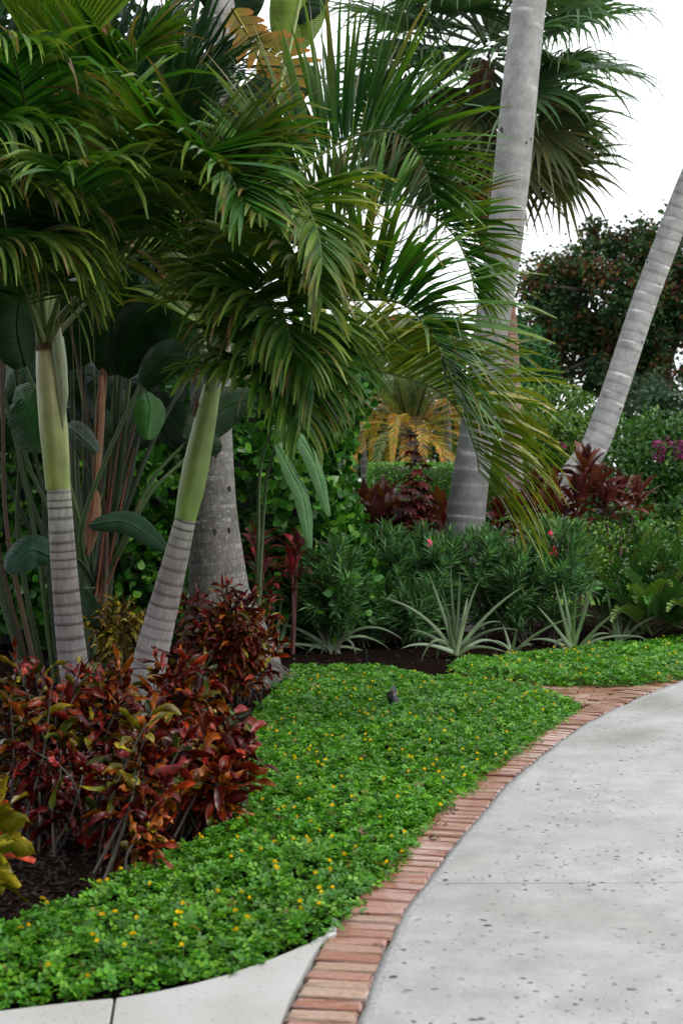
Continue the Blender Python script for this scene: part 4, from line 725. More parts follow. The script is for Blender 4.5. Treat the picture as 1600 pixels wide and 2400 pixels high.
tree('shade_tree', 'broad dark shade tree with reddish brown seed clusters, behind the leaning trunk', np.array([tb, P(1565, 1000, Yt), P(1540, 860, Yt), P(1500, 760, Yt)]), .38,
     [B(1450, 690, Yt, 2.5, 2.2, 1.7), B(1300, 700, Yt, 1.1, 1.5, 1.15), B(1440, 560, Yt, 1.0, 1.0, .75), B(1570, 640, Yt, 1.6, 1.6, 1.6), B(1330, 820, Yt, 1.5, 1.6, 1.0), B(1390, 600, Yt, .7, .8, .6), B(1250, 790, Yt, .6, .8, .5), B(1540, 530, Yt, .8, .8, .5), B(1420, 850, Yt, 1.7, 1.6, 1.2), B(1600, 800, Yt, 1.8, 1.8, 1.6)],
     400, 100, .24, .165, .105, DT, accent=([(.075, .026, .018), (.05, .022, .018), (.10, .05, .015), (.05, .085, .02)], .40), limbs=30)
tree('shade_tree', 'low dark green tree left of the shade tree, beside the cabbage palm trunk', np.array([P(1235, 1150, 40) * (1, 1, 0) + (0, 0, .5), P(1240, 980, 40), P(1235, 850, 40)]), .16, [B(1225, 870, 40, .8, .9, .95), B(1215, 780, 41, .5, .6, .4)], 70, 55, .16, .17, .1, [(.016, .06, .02), (.02, .075, .022)], limbs=6)
tree('shade_tree', 'very dark tree mass at the right edge behind the flowering bush', np.array([P(1580, 1150, 38) * (1, 1, 0) + (0, 0, .5), P(1580, 1040, 38), P(1575, 960, 38)]), .2, [B(1575, 990, 38, 1.2, 1., .7), B(1490, 930, 40, .8, .8, .6), B(1450, 1020, 40, .9, .8, .6)], 90, 55, .18, .18, .1, [(.02, .04, .022), (.03, .055, .03)], limbs=6)
tree('flame_tree', 'distant tree dotted with red flowers above the orange date palm', np.array([P(930, 1150, 52) * (1, 1, 0) + (0, 0, .5), P(935, 980, 52), P(930, 880, 52)]), .2, [B(925, 815, 52, 1.7, 1.5, .9), B(1010, 800, 52, 1.2, 1.2, .9), B(950, 770, 52, .7, .8, .4)], 130, 60, .2, .2, .12, [(.03, .085, .02), (.02, .06, .02), (.045, .11, .025)], accent=([(.42, .05, .02), (.03, .08, .02), (.03, .08, .02)], .22), limbs=8)
for px, py, Y, rx, rz, lab in ((830, 950, 48, 1.6, 1.6, 'green tree behind the left fronds of the orange date palm'), (1030, 980, 50, 1.6, 1.5, 'green tree behind the right fronds of the orange date palm'), (870, 1060, 62, 1.6, .9, 'far dark tree low on the horizon above the white fence'), (1120, 980, 55, 2.2, 1.8, 'far dark tree behind the curved coconut trunk')):
    b_ = P(px, 1150, Y); b_[2] = .5
    tree('background_tree', lab, np.array([b_, P(px, py + 60, Y), P(px, py, Y)]), .15, [B(px, py, Y, rx, rx, rz), B(px + 30, py + 50, Y, rx * .8, rx, rz * .8)], 90, 55, .24, .22, .13, [(.010, .035, .010), (.016, .05, .012), (.008, .025, .010)], limbs=6)
for i_, (px, py, Y, rx, rz, lab) in enumerate(((60, 560, 16.5, 1.3, 2.6, 'dark evergreen tree behind the leftmost palm'), (330, 520, 17, 1.3, 2.5, 'dark evergreen tree behind the bird of paradise clump'), (-120, 900, 14.5, 1.0, 2.0, 'dark evergreen tree at the left edge in deep shade'))):
    b_ = P(px, 1400, Y); b_[2] = .05
    tree('evergreen_tree', lab, np.array([b_, P(px, 900, Y), P(px, 500, Y)]), .13, [B(px, py, Y, rx, 1.2, rz), B(px + 40, py + 300, Y, rx, 1.1, rz * .6)], 150, 70, .22, .16, .1, [(.010, .03, .012), (.014, .04, .014), (.02, .05, .018)], limbs=10, mat='far')
tree('evergreen_tree', 'spreading tree added unseen past the left edge to shade the croton bed', np.array([(-4.2, 6.4, 0), (-4.1, 6.3, 2.5), (-3.8, 6.2, 5.)]), .2, [(-3.6, 6.0, 6.2, 2.0, 2.4, 1.0), (-2.6, 7.4, 6.6, 1.6, 1.6, .9), (-4.6, 8.5, 5.6, 1.6, 2., 1.6), (-4.3, 4.5, 4.8, 1.5, 1.8, 1.6), (-3.9, 3.6, 2.6, .9, 1.4, 1.2)], 330, 70, .26, .2, .12, [(.014, .04, .014), (.02, .05, .018)], limbs=14)  # extra tree out of view, placed to cast shade on the bed
# light green shrubs and the bougainvillea
def bush(name, label, cat, blobs, n, L, W, pal, mat='shrub', group=None, wts=None, bumpy=.35, ob=0):
    bl = np.array([q[:3] for q in blobs]); rd = np.array([q[3:6] for q in blobs]); a_ = (rd[:, 0] * rd[:, 2]); wch = rng.choice(len(blobs), n, p=a_ / a_.sum()); dd = rdirs(n, .15)
    bum = 1 + bumpy * .25 * (np.sin(dd[:, 0] * 9 + wch * 2) + np.sin(dd[:, 2] * 11 + wch) + np.sin(dd[:, 1] * 10)); r_ = np.where(rng.random(n) < .75, rng.uniform(.86, 1.06, n), rng.random(n) ** .5) * bum
    pts = bl[wch] + dd * r_[:, None] * rd[wch]; keep = pts[:, 2] > rise(pts[:, 1]) + .02; b_ = bl.mean(0).copy(); b_[2] = gz(b_[1])
    st = MB()
    for k in range(7): e = bl[k % len(bl)] + rng.normal(0, .3, 3) * rd[k % len(bl)]; tube(st, curve(np.array([b_ + (rng.normal(0, .08), rng.normal(0, .08), -.03), b_ * .5 + e * .5 + rng.normal(0, .05, 3), e]), 8), np.linspace(.02, .006, 8), 5, (.06, .05, .035))
    return leafy_mass(name, label, cat, b_, pts[keep], dd[keep], L, W, pal, M[mat], ob, wts, group, st, fold=.25, spread=1., a=.4, b=.75, tipw=.7)
LG = [(.045, .10, .016), (.065, .13, .02), (.03, .075, .014), (.10, .17, .025)]
bush('flowering_shrub', 'light green feathery shrub between the curved trunk and the leaning trunk', 'shrub', [B(1300, 1010, 24, .75, .6, .75), B(1250, 1060, 23, .6, .5, .6), B(1340, 1060, 23, .5, .5, .6)], 9000, .09, .045, LG)
bo = bush('bougainvillea_shrub', 'dense green flowering bush with magenta blooms at the right edge', 'shrub', [B(1500, 1090, 20.5, .75, .7, .75), B(1590, 1090, 20.5, .7, .7, .72), B(1440, 1130, 20, .5, .5, .7), B(1660, 1090, 20.5, .6, .6, .75), B(1480, 1220, 20.3, .7, .6, .7), B(1590, 1220, 20.3, .7, .6, .7)], 15000, .085, .045, [(.025, .075, .014), (.045, .12, .022), (.022, .06, .016), (.08, .16, .03)], wts=[.35, .3, .2, .15])
for px, py in ((1532, 1042), (1545, 1040), (1551, 1052), (1552, 1064), (1535, 1068), (1548, 1075), (1568, 1040), (1577, 1064), (1590, 1038), (1590, 1052), (1590, 1070), (1598, 1068), (1600, 1045), (1320, 1045), (1612, 1060)):
    n = 14; c0 = P(px, py, 19.72 if px > 1400 else 22.2); pts = c0 + rng.normal(0, .022, (n, 3)); V, C = hexleaves(pts, rdirs(n), rdirs(n), .045, .04, .2, pick([(.2, .025, .12), (.15, .015, .085), (.25, .045, .17)], n)); q = MB(); add_hex(q, V, C); part('blossom', q, M['petal'], bo)
# clipped hedge, fence, far palm trunks
p, N = hedge_pts(14000, P(868, 1200, 25)[0], P(1200, 1200, 25)[0], 25, 26.6, 1.72, .01, .3, .018)
i_ = rng.random(len(p)) < .25; p[i_, 0] = P(868, 1200, 25)[0]; p[i_, 1] = rng.uniform(25, 26.6, i_.sum()); p[i_, 2] = rng.uniform(.3, 1.72, i_.sum()); core = MB(); box(core, ((P(868, 1200, 25)[0] + P(1200, 1200, 25)[0]) / 2, 25.8, .95), (2.3, 1.4, 1.45), (.01, .03, .008))  # core is a dark box filling the hedge
leafy_mass('clipped_hedge', 'clipped rectangular green hedge with bright new growth on top', 'hedge', (1.7, 25.8, .2), p, N, .055, .034, [(.06, .15, .016), (.08, .18, .02), (.045, .12, .015)], M['shrub'], 0, inner=core)
fz = 58; fo = thing('picket_fence', 'white picket fence glimpsed far away left of the clipped hedge', 'fence', (*P(835, 1150, fz)[:2], .5))
for k in range(16):
    m = MB(); box(m, (P(835, 1150, fz)[0] + (k - 8) * .13, fz, .98), (.115, .025, 1.0), (.7, .7, .7)); part('picket', m, M['white_paint'], fo, smooth=False)
m = MB(); box(m, (P(835, 1150, fz)[0], fz + .04, 1.2), (2.2, .03, .09), (.7, .7, .7)); part('rail', m, M['white_paint'], fo, smooth=False)
for px0, px1, Y, lab in ((1052, 1046, 30, 'thin straight grey palm trunk far behind the clipped hedge'), (862, 838, 33, 'thin dark leaning trunk left of the clipped hedge')):
    b_ = P(px0, 1170, Y); b_[2] = gz(Y); o = thing('far_palm', lab, 'tree trunk', b_); m = MB(); trunk(m, np.array([b_, P((px0 + px1) / 2, 1050, Y), P(px1, 860, Y)]), [.09, .075, .065], (.2, .2), .01, (.16, .16, .17) if px0 > 1000 else (.025, .022, .022), (.08, .08, .08), sides=10); part('trunk', m, M['coco'], o)
# orange date palm
zd = 29.9; dp = thing('date_palm', 'date palm with drooping orange and yellow fronds beyond the garden', 'palm tree', (*P(960, 1150, zd - .9)[:2], gz(zd)))
hb = P(962, 1012, zd - .9); m = MB(); trunk(m, np.array([hb * (1, 1, 0) + (0, 0, gz(zd) - .03), hb - (0, 0, .5), hb + (0, 0, .05)]), [.16, .17, .24], (.1, .08), .05, (.05, .035, .025), (.025, .018, .014), sides=16); part('trunk', m, M['bark'], dp)
for k in range(66):
    az = k * 2.39996 + .3; az = az if k > 40 or math.sin(az) > -.6 else -az; el = R(80 - 112 * (k / 66)); ln = rng.uniform(1.6, 2.1); d = np.array([math.cos(az) * math.cos(el), math.sin(az) * math.cos(el), math.sin(el)])
    p1 = hb + d * ln * .45 + (0, 0, .12); p2 = hb + d * ln * .8 + (0, 0, -.08); p3 = hb + d * ln * .98 + (0, 0, -.62 - .35 * math.cos(el)); old = k > 24
    pal = [(.36, .19, .02), (.32, .22, .025), (.2, .2, .035), (.42, .13, .015)] if old and rng.random() < .6 else [(.06, .11, .03), (.10, .13, .025), (.05, .09, .035)]
    frond(dp, np.array([hb + d * .1, p1, p2, p3]), 60, .25, .024, .14, .9, .3, 55, 25, pal=pal, tipw=.5, tip=(.3, .17, .03) if old else (.16, .13, .03), rr=.012, rc=(.16, .1, .02), nseg=3, sc=1, sw=1)

# ================================================================== BED: GROUND COVER, CROTONS, STRAP PLANTS
GPOLY = np.array([G(x, y, .05)[:2] for x, y in [(-420, 2352), (-40, 2330), (150, 2318), (350, 2295), (560, 2258), (720, 2192), (790, 2146), (870, 2068), (950, 1988), (1010, 1900), (1110, 1828), (1220, 1745), (1300, 1688), (1362, 1648), (1300, 1622), (1200, 1602), (1000, 1580), (850, 1566), (690, 1556), (660, 1600), (590, 1680), (600, 1770), (540, 1850), (480, 1950), (400, 1985), (330, 2010), (200, 2090), (80, 2130), (-40, 2160), (-420, 2210)]])
GPOLY2 = np.array([G(x, y, .05)[:2] for x, y in [(1050, 1562), (1130, 1586), (1250, 1597), (1400, 1601), (1500, 1597), (1600, 1582), (1760, 1560), (1760, 1478), (1600, 1494), (1480, 1508), (1380, 1520), (1250, 1532), (1090, 1545)]])
def cover(name, label, poly, dens, hgt, nfl, lsz, pal):
    lo, hi = poly.min(0), poly.max(0); n = int(dens * (hi - lo).prod()); xy = rng.uniform(lo, hi, (n, 2)); ok = inpoly(xy[:, 0], xy[:, 1], poly); xy = xy[ok]
    # the carpet thins out raggedly at its edge
    j_ = xy + rng.normal(0, .025, xy.shape); xy = j_; n = len(xy)
    hm = hgt * (1 + .22 * (np.sin(xy[:, 0] * 7.1 + xy[:, 1] * 3) * .5 + np.sin(xy[:, 1] * 9.7 - xy[:, 0] * 4) * .5 + np.sin(xy[:, 0] * 19 + xy[:, 1] * 15) * .35))
    e = np.min([np.abs((poly[(k + 1) % len(poly)][1] - poly[k][1]) * xy[:, 0] - (poly[(k + 1) % len(poly)][0] - poly[k][0]) * xy[:, 1] + poly[(k + 1) % len(poly)][0] * poly[k][1] - poly[(k + 1) % len(poly)][1] * poly[k][0]) / max(1e-6, np.hypot(*(poly[(k + 1) % len(poly)] - poly[k]))) for k in range(len(poly))], 0)
    hm = hm * np.clip(.45 + e / .16, .45, 1); z = hm * (1 - rng.random(n) ** 1.6 * .75); ctr = np.c_[xy, z]
    Nn = nrm(np.c_[rng.normal(0, .42, (n, 2)), np.full(n, 1.)]) ; az = rng.uniform(0, 6.28, n); h1 = np.c_[np.cos(az), np.sin(az), np.zeros(n)]; h1 = nrm(h1 - Nn * (h1 * Nn).sum(1)[:, None]); h2 = np.cross(Nn, h1)
    pt = .5 + .25 * np.sin(xy[:, 0] * 2.3 + xy[:, 1] * 1.1) + .25 * np.sin(xy[:, 1] * 3.1 - xy[:, 0] * 1.7 + 2); col = pick(pal, n, None, .35) * (0.95 + .3 * pt)[:, None]; dead = rng.random(n) < .012; col[dead] = pick([(.12, .09, .03), (.2, .17, .03)], dead.sum()); q = MB(); sz = lsz * rng.uniform(.7, 1.25, n)
    for ang, o_ in ((.45, .0), (-.45, .0), (1.25, -.35), (-1.25, -.35)):          # two pairs of leaflets on each leaf
        d = h1 * math.cos(ang) + h2 * math.sin(ang) + Nn * rng.uniform(-.15, .45, (n, 1)); b0 = ctr + h1 * (o_ * sz)[:, None] + d * (sz * .12)[:, None]
        V, C = hexleaves(b0, d, Nn, sz, sz * .62, .22, col * rng.uniform(.85, 1.15, (n, 1)), .38, .74, .86); add_hex(q, V, C)
    o = link(name, q.mesh(name), M['cover']); o['kind'] = 'stuff'; o['label'] = label; o['category'] = 'ground cover'
    k = rng.choice(n, nfl * 6, replace=False, p=xy[:, 1] ** -1.6 / (xy[:, 1] ** -1.6).sum()); k = k[z[k] > hm[k] * .8][:nfl]; f = MB(); fp_ = ctr[k] + np.c_[rng.normal(0, .01, (len(k), 2)), rng.uniform(.012, .04, len(k))]
    for r_ in range(3):
        V, C = hexleaves(fp_, nrm(rdirs(len(k)) * .5 + np.array([0, -.45, .8])), nrm(rdirs(len(k)) * .6 + np.array([.0, -1, .3])), .0135, .014, .15, pick([(.80, .53, .012), (.82, .6, .02), (.75, .45, .01)], len(k), jit=.1), .4, .75, .9); add_hex(f, V, C)
    part('flowers', f, M['petal'], o, True); st = MB()
    V, C = strips(np.c_[fp_[:, :2] + rng.normal(0, .008, (len(k), 2)), fp_[:, 2] - .05], np.tile((0, 0, 1.), (len(k), 1)), rdirs(len(k)), .052, .002, 0, np.ones(3), 2, 0, 0, (.2, .22, .08)); add_strips(st, V, C); part('flower_stalks', st, M['cover'], o, True)
    return o
CV = [(.042, .155, .009), (.06, .19, .010), (.032, .12, .009), (.10, .24, .012)]
cover('ground_cover', 'large sweep of low green ground cover dotted with yellow flowers beside the brick edging', GPOLY, 4000, .085, 230, .0215, CV)
cover('ground_cover', 'smaller patch of green ground cover with yellow flowers beyond the brick path', GPOLY2, 3000, .10, 70, .0235, [(.045, .165, .010), (.065, .2, .012), (.036, .13, .010), (.11, .25, .015)])
# mulch chips over the bare bed
n = 26000; xy = np.c_[rng.uniform(-4.2, 3.6, n), rng.uniform(4.2, 14.8, n)]; near = rng.random(n) < .5; xy[near] = np.c_[rng.uniform(-1.9, .3, near.sum()), rng.uniform(4.4, 9.5, near.sum())]
inside = ~inpoly(xy[:, 0], xy[:, 1], GPOLY) & ~inpoly(xy[:, 0], xy[:, 1], GPOLY2); lim = np.interp(xy[:, 1], ec[:, 1], ec[:, 0]); inside &= xy[:, 0] < lim - .3; inside &= ~((xy[:, 1] < 11.3) & (xy[:, 1] > 9.2) & (xy[:, 0] > .5)); xy = xy[inside]; n = len(xy)
d = rdirs(n) * (1, 1, .3); V, C = hexleaves(np.c_[xy, np.abs(rng.normal(0, .008, n)) + .004 + np.clip(xy[:, 1] - 12, 0, 9) * .012], d, nrm(rdirs(n, 2.)), rng.uniform(.02, .07, n), rng.uniform(.005, .016, n), .2, pick([(.011, .006, .005), (.022, .012, .009), (.007, .005, .004), (.07, .042, .03)], n, [.4, .3, .26, .04]))
q = MB(); add_hex(q, V, C); o = link('mulch_chips', q.mesh('mulch_chips'), M['chips']); o['kind'] = 'stuff'; o['label'] = 'dark shredded bark mulch over the bare bed'; o['category'] = 'mulch'

# ---- crotons
CR = dict(forest=((.02, .05, .008), (.10, .12, .012)), red=((.07, .007, .005), (.40, .045, .010)), dark=((.008, .007, .007), (.18, .012, .010)), maroon=((.03, .005, .007), (.30, .018, .012)), orange=((.13, .022, .008), (.50, .14, .012)), green=((.06, .10, .008), (.36, .26, .015)), olive=((.018, .03, .006), (.26, .13, .012)), yellow=((.05, .09, .008), (.48, .32, .015)), gold=((.34, .22, .01), (.5, .34, .02)))
def croton(label, base, foliage, nst, per, L, W, mix, group=None, droop=1.3, vp=.2):
    nst = int(nst * 1.35); per = int(per * 1.45); L *= .82; W *= .62
    o = thing('croton_shrub', label, 'shrub', base, group); names = list(mix); wts = np.array([mix[k] for k in names], float); wts /= wts.sum(); c0, rad = np.array(foliage[0]), np.array(foliage[1])
    P0, D, N, CB, CE, LL, TW = [], [], [], [], [], [], []
    for k in range(nst):
        dd = rdirs(1, .35)[0]; tip = c0 + dd * rad * rng.uniform(.35, 1.1); b = base + np.array([rng.normal(0, .08), rng.normal(0, .08), -.02]); mid = b * .45 + tip * .55 + rng.normal(0, .03, 3) - np.array([(tip - b)[0], (tip - b)[1], 0]) * .15
        st = curve(np.array([b, mid, tip]), 14); m = MB(); tube(m, st, np.linspace(.0065, .003, 14), 6, np.array((.05, .042, .032)) * rng.uniform(.5, 1.2)); part('stem', m, M['stem'], o)
        top = np.linalg.norm(tip - st[0]); ax = tangents(st)[-1]; cls = rng.choice(len(names), p=wts)
        for j in range(per):
            t = 1 - (j / per) ** 1.15 * min(.62, .30 / top + .12); p = np.array([np.interp(t * 13, np.arange(14), st[:, q]) for q in range(3)]); az = j * 2.39996 + k; el = R(55 - 85 * (j / per)) + rng.normal(0, .35)
            ref = nrm(np.cross(ax, (0.3, 1., .2))[None])[0]; r2 = np.cross(ax, ref); d = (ref * math.cos(az) + r2 * math.sin(az)) * math.cos(el) + ax * math.sin(el)
            kk = cls if rng.random() < .55 else rng.choice(len(names), p=wts); cb, ce = CR[names[kk]]; f = rng.uniform(.28, 1.02); P0.append(p); D.append(d); N.append(ax + rng.normal(0, .3, 3)); viv = rng.random() < vp; CB.append(np.array(cb) * f * (2.0 if viv else .22)); CE.append(np.array(ce) * f * (1.3 if viv else .8)); LL.append(L * rng.uniform(.45, 1.4) * (.75 + .25 * min(1, j / 4)))
    n = len(P0); CB = np.array(CB); CE = np.array(CE)
    V, C = strips(np.array(P0), np.array(D), nrm(np.array(N)), np.array(LL), W * rng.uniform(.7, 1.25, n), droop * rng.uniform(-.4, 2.2, n), np.array([.10, .5, .8, 1., .98, .75, .15]), 6, .38, rng.normal(0, 1.7, n), CB, CE * .5 + CB * .5, CE, wave=.2, ramp=1.)
    bl = rng.random((n, 7, 1)) ** 2.5 * .8; C[:, :, 1] = C[:, :, 1] * (1 - bl) + CE[:, None] * bl     # blotched along the midrib
    V, C = rimmed(V, C, .36); od = np.argsort(V[:, 3, 2, 1] - V[:, 3, 2, 2] * .8); V, C = V[od], C[od]
    strip_objs('leaf', V[:300], C[:300], M['croton'], o)
    if n > 300: q = MB(); add_strips(q, V[300:], C[300:]); part('foliage', q, M['croton'], o, True)
    return o
RD = dict(red=3, dark=2.6, maroon=3, orange=1.6, green=.5, olive=.9)
gr = 'crotons in front of the ringed palms'
croton('dark red croton at the left edge in front of the leftmost palm trunk', G(75, 1985), (P(75, 1620, 6.0), (.2, .2, .19)), 11, 15, .15, .05, dict(red=1.2, dark=4, maroon=1.6, orange=1.3, green=1.3, olive=1.8, forest=1.8), gr)
croton('red and lime croton tuft in front of the gap between the ringed palms', G(250, 1900), (P(235, 1650, 6.5), (.22, .2, .18)), 13, 16, .15, .05, dict(red=2.2, dark=3, maroon=2, orange=2.2, green=1.8, olive=1.6, forest=1.2), gr)
croton('bright red and orange croton in front of the leaning palm trunk foot', G(400, 1850), (P(400, 1630, 6.9), (.22, .2, .2)), 14, 17, .16, .047, dict(red=3, dark=2.8, maroon=2.4, orange=2.6, green=.9, olive=.8, forest=.8), gr)
croton('large orange and crimson croton nearest the ground cover, spreading to the right', G(470, 1960), (P(500, 1765, 6.05), (.19, .2, .2)), 18, 17, .15, .055, dict(red=2.4, dark=3.8, maroon=2.2, orange=3, green=1, olive=1.2, forest=.8), gr)
croton('croton with bare stems in the middle of the bed, yellow and orange leaves low down', G(300, 2040), (P(345, 1790, 5.6), (.2, .18, .24)), 14, 15, .14, .052, dict(red=1.8, dark=4.4, maroon=2.2, orange=2.4, green=1.3, olive=1.5, forest=1.4), gr)
croton('deep maroon croton in shade, left of the bare-stemmed croton', G(135, 1990), (P(160, 1800, 5.85), (.2, .2, .2)), 7, 12, .14, .05, dict(red=.6, dark=5, maroon=2.4, olive=1.4, forest=1.6), gr)
croton('low croton sprout with yellow and red leaves at the front of the mulch', G(345, 2045), (P(350, 1955, 5.35), (.07, .07, .05)), 4, 13, .12, .05, dict(red=1.5, orange=2, green=1.5, dark=1), gr)
croton('rounded red and yellow croton at the foot of the flared coconut trunk', G(530, 1650), (P(535, 1490, 9.2), (.37, .3, .33)), 58, 15, .15, .042, dict(red=4.4, dark=3, maroon=2.6, orange=2.4, yellow=1.6, olive=1.))
croton('yellow and green croton between the two ringed palm trunks', G(280, 1625), (P(283, 1470, 9.2), (.22, .2, .2)), 22, 14, .12, .034, dict(yellow=4, gold=2.6, olive=2))
croton('large-leaved lime green croton cut by the left edge of the photo', G(-95, 2175), (P(-75, 1945, 4.7), (.12, .14, .12)), 8, 12, .2, .095, dict(green=6, yellow=2, red=1), None, .6, .85)

# ---- strap-leaved plants along the back of the mulch
def strap(label, base, Yb, leaves, W=.042, grp='strap-leaved plants along the mulch'):
    b = np.array(base); o = thing('strap_leaf_plant', label, 'plant', b, grp)
    for k, (mx_, my_, tx, ty) in enumerate(leaves):
        dy = rng.uniform(-.28, .22); mid = P(mx_, my_, Yb + dy * .5); tip = P(tx, ty, Yb + dy); b2 = b + np.array([rng.normal(0, .018), rng.normal(0, .02), .03])
        ct = 2 * mid - (b2 + tip) / 2; t = np.linspace(0, 1, 13)[:, None]; c = b2 * (1 - t) ** 2 + 2 * ct * t * (1 - t) + tip * t ** 2; T = tangents(c); s_ = nrm(np.cross(T, np.array([0, -1., .55]))); u = np.cross(s_, T)
        w_ = (W * rng.uniform(.8, 1.1) / 2 * np.interp(t[:, 0], [0, .12, .4, .8, 1], [1., .95, .72, .38, .04]))[:, None]
        g_ = np.array([(.11, .16, .075), (.13, .185, .10), (.08, .135, .05), (.10, .15, .08)][k % 4]) * rng.uniform(.75, 1.15); V = np.stack([c - s_ * w_ - u * w_ * .5, c, c + s_ * w_ - u * w_ * .5], 1)
        C = np.stack([np.tile(g_ * .85, (13, 1)), np.tile(g_ * 1.1, (13, 1)), np.tile(g_ * .85, (13, 1))], 1); C[:4] *= 1.35; C[-1] = (.2, .13, .07)
        me = mesh_np('leaf', V.reshape(-1, 3) - b2, stripfaces(12), C.reshape(-1, 3)); link('leaf', me, M['strap'], o, tuple(b2 - b))
    return o
bA = G(773, 1530); strap('strap-leaved rosette nearest the flared coconut trunk', bA, bA[1], [(720, 1420, 665, 1317), (758, 1420, 745, 1323), (778, 1440, 784, 1376), (795, 1430, 816, 1355), (805, 1455, 839, 1405), (857, 1470, 942, 1499), (839, 1490, 913, 1522), (700, 1474, 635, 1461), (712, 1492, 660, 1478), (715, 1510, 655, 1508), (740, 1512, 700, 1558), (815, 1500, 836, 1549), (820, 1516, 895, 1546), (795, 1530, 808, 1564), (735, 1440, 688, 1400), (756, 1430, 752, 1425)])
bB = G(1068, 1542); strap('largest strap-leaved rosette in the middle, below the curved coconut trunk', bB, bB[1], [(986, 1441, 890, 1400), (1035, 1430, 1007, 1350), (1060, 1420, 1056, 1320), (1073, 1430, 1077, 1338), (1095, 1430, 1123, 1361), (1142, 1440, 1231, 1371), (1120, 1470, 1174, 1458), (1130, 1500, 1180, 1517), (1010, 1490, 957, 1476), (1000, 1510, 940, 1520), (1020, 1500, 983, 1560), (1035, 1510, 1021, 1562), (1120, 1515, 1195, 1532), (1085, 1450, 1095, 1400), (1048, 1440, 1030, 1390), (1140, 1480, 1215, 1478)], .04)
bC = G(1343, 1536); strap('strap-leaved rosette just above the right ground cover patch', bC, bC[1], [(1318, 1440, 1298, 1361), (1330, 1440, 1317, 1368), (1368, 1440, 1391, 1355), (1362, 1450, 1381, 1374), (1405, 1465, 1474, 1412), (1300, 1468, 1257, 1419), (1310, 1500, 1293, 1548), (1390, 1490, 1429, 1486), (1410, 1495, 1499, 1492), (1290, 1500, 1238, 1501), (1345, 1440, 1350, 1390), (1320, 1520, 1270, 1530)])
bD = G(1448, 1512); strap('upright strap-leaved plant with dry tips, right of the other rosettes', bD, bD[1], [(1430, 1430, 1419, 1367), (1446, 1430, 1445, 1355), (1478, 1450, 1500, 1393), (1490, 1468, 1537, 1444), (1420, 1470, 1390, 1470), (1485, 1490, 1520, 1505), (1455, 1440, 1450, 1358)])
bE = G(1198, 1545); strap('small strap-leaved offset with one long leaf, between the two larger rosettes', bE, bE[1], [(1265, 1480, 1352, 1444), (1220, 1515, 1250, 1510), (1188, 1495, 1177, 1463), (1180, 1510, 1150, 1500), (1205, 1500, 1210, 1470)], .04)
bF = G(648, 1535); strap('strap-leaved plant half hidden behind the red croton by the coconut trunk', bF, bF[1] + .2, [(640, 1440, 640, 1370), (630, 1450, 618, 1400), (670, 1460, 700, 1420), (655, 1440, 660, 1385), (690, 1490, 740, 1480), (680, 1510, 720, 1525)], .045)

# ---- oleander shrubs
def oleander(label, base, blob, nsprig, pal=((.05, .125, .045), (.07, .17, .055), (.038, .095, .035), (.085, .2, .045))):
    o = thing('oleander_shrub', label, 'shrub', base, 'oleanders along the back of the bed'); c0, rad = np.array(blob[0]), np.array(blob[1])
    for k in range(nsprig):
        dd = rdirs(1, .2)[0]; tip = c0 + dd * rad * (rng.uniform(.8, 1.05) if rng.random() < .75 else rng.random()); ax = nrm((dd * (1, 1, .6) + np.array([0, 0, .75]) + rng.normal(0, .2, 3))[None])[0]; ln = rng.uniform(.16, .3); b = tip - ax * ln
        b[2] = max(b[2], .05); m = MB(); tube(m, curve(np.array([b, (b + tip) / 2 + rng.normal(0, .008, 3), tip]), 6), np.linspace(.004, .002, 6), 5, (.09, .12, .06)); n = 24
        t = 1 - (np.arange(n) // 3) / 8. * .95; az = np.arange(n) * 2.094 + (np.arange(n) // 3) * 1.05; el = np.radians(20 + 45 * t + rng.normal(0, 9, n)); ref = nrm(np.cross(ax, (.3, 1, .1))[None])[0]; r2 = np.cross(ax, ref)
        d = (ref * np.cos(az)[:, None] + r2 * np.sin(az)[:, None]) * np.cos(el)[:, None] + ax * np.sin(el)[:, None]
        V, C = strips(b + (tip - b) * t[:, None], d, np.tile(ax, (n, 1)), rng.uniform(.09, .14, n), rng.uniform(.014, .02, n), .35, np.array([.25, 1, .8, .06]), 3, .25, 0, pick(pal, n) * (.8 + .5 * (k % 3 == 0)), ramp=1.); add_strips(m, V, C); part('sprig', m, M['shrub'], o)
    for k in range(9): e = c0 + rng.normal(0, .45, 3) * rad; m = MB(); tube(m, curve(np.array([base + (rng.normal(0, .06), rng.normal(0, .06), -.02), base * .4 + e * .6, e]), 8), np.linspace(.009, .004, 8), 5, (.10, .08, .06)); part('stem', m, M['stem'], o)
    return o
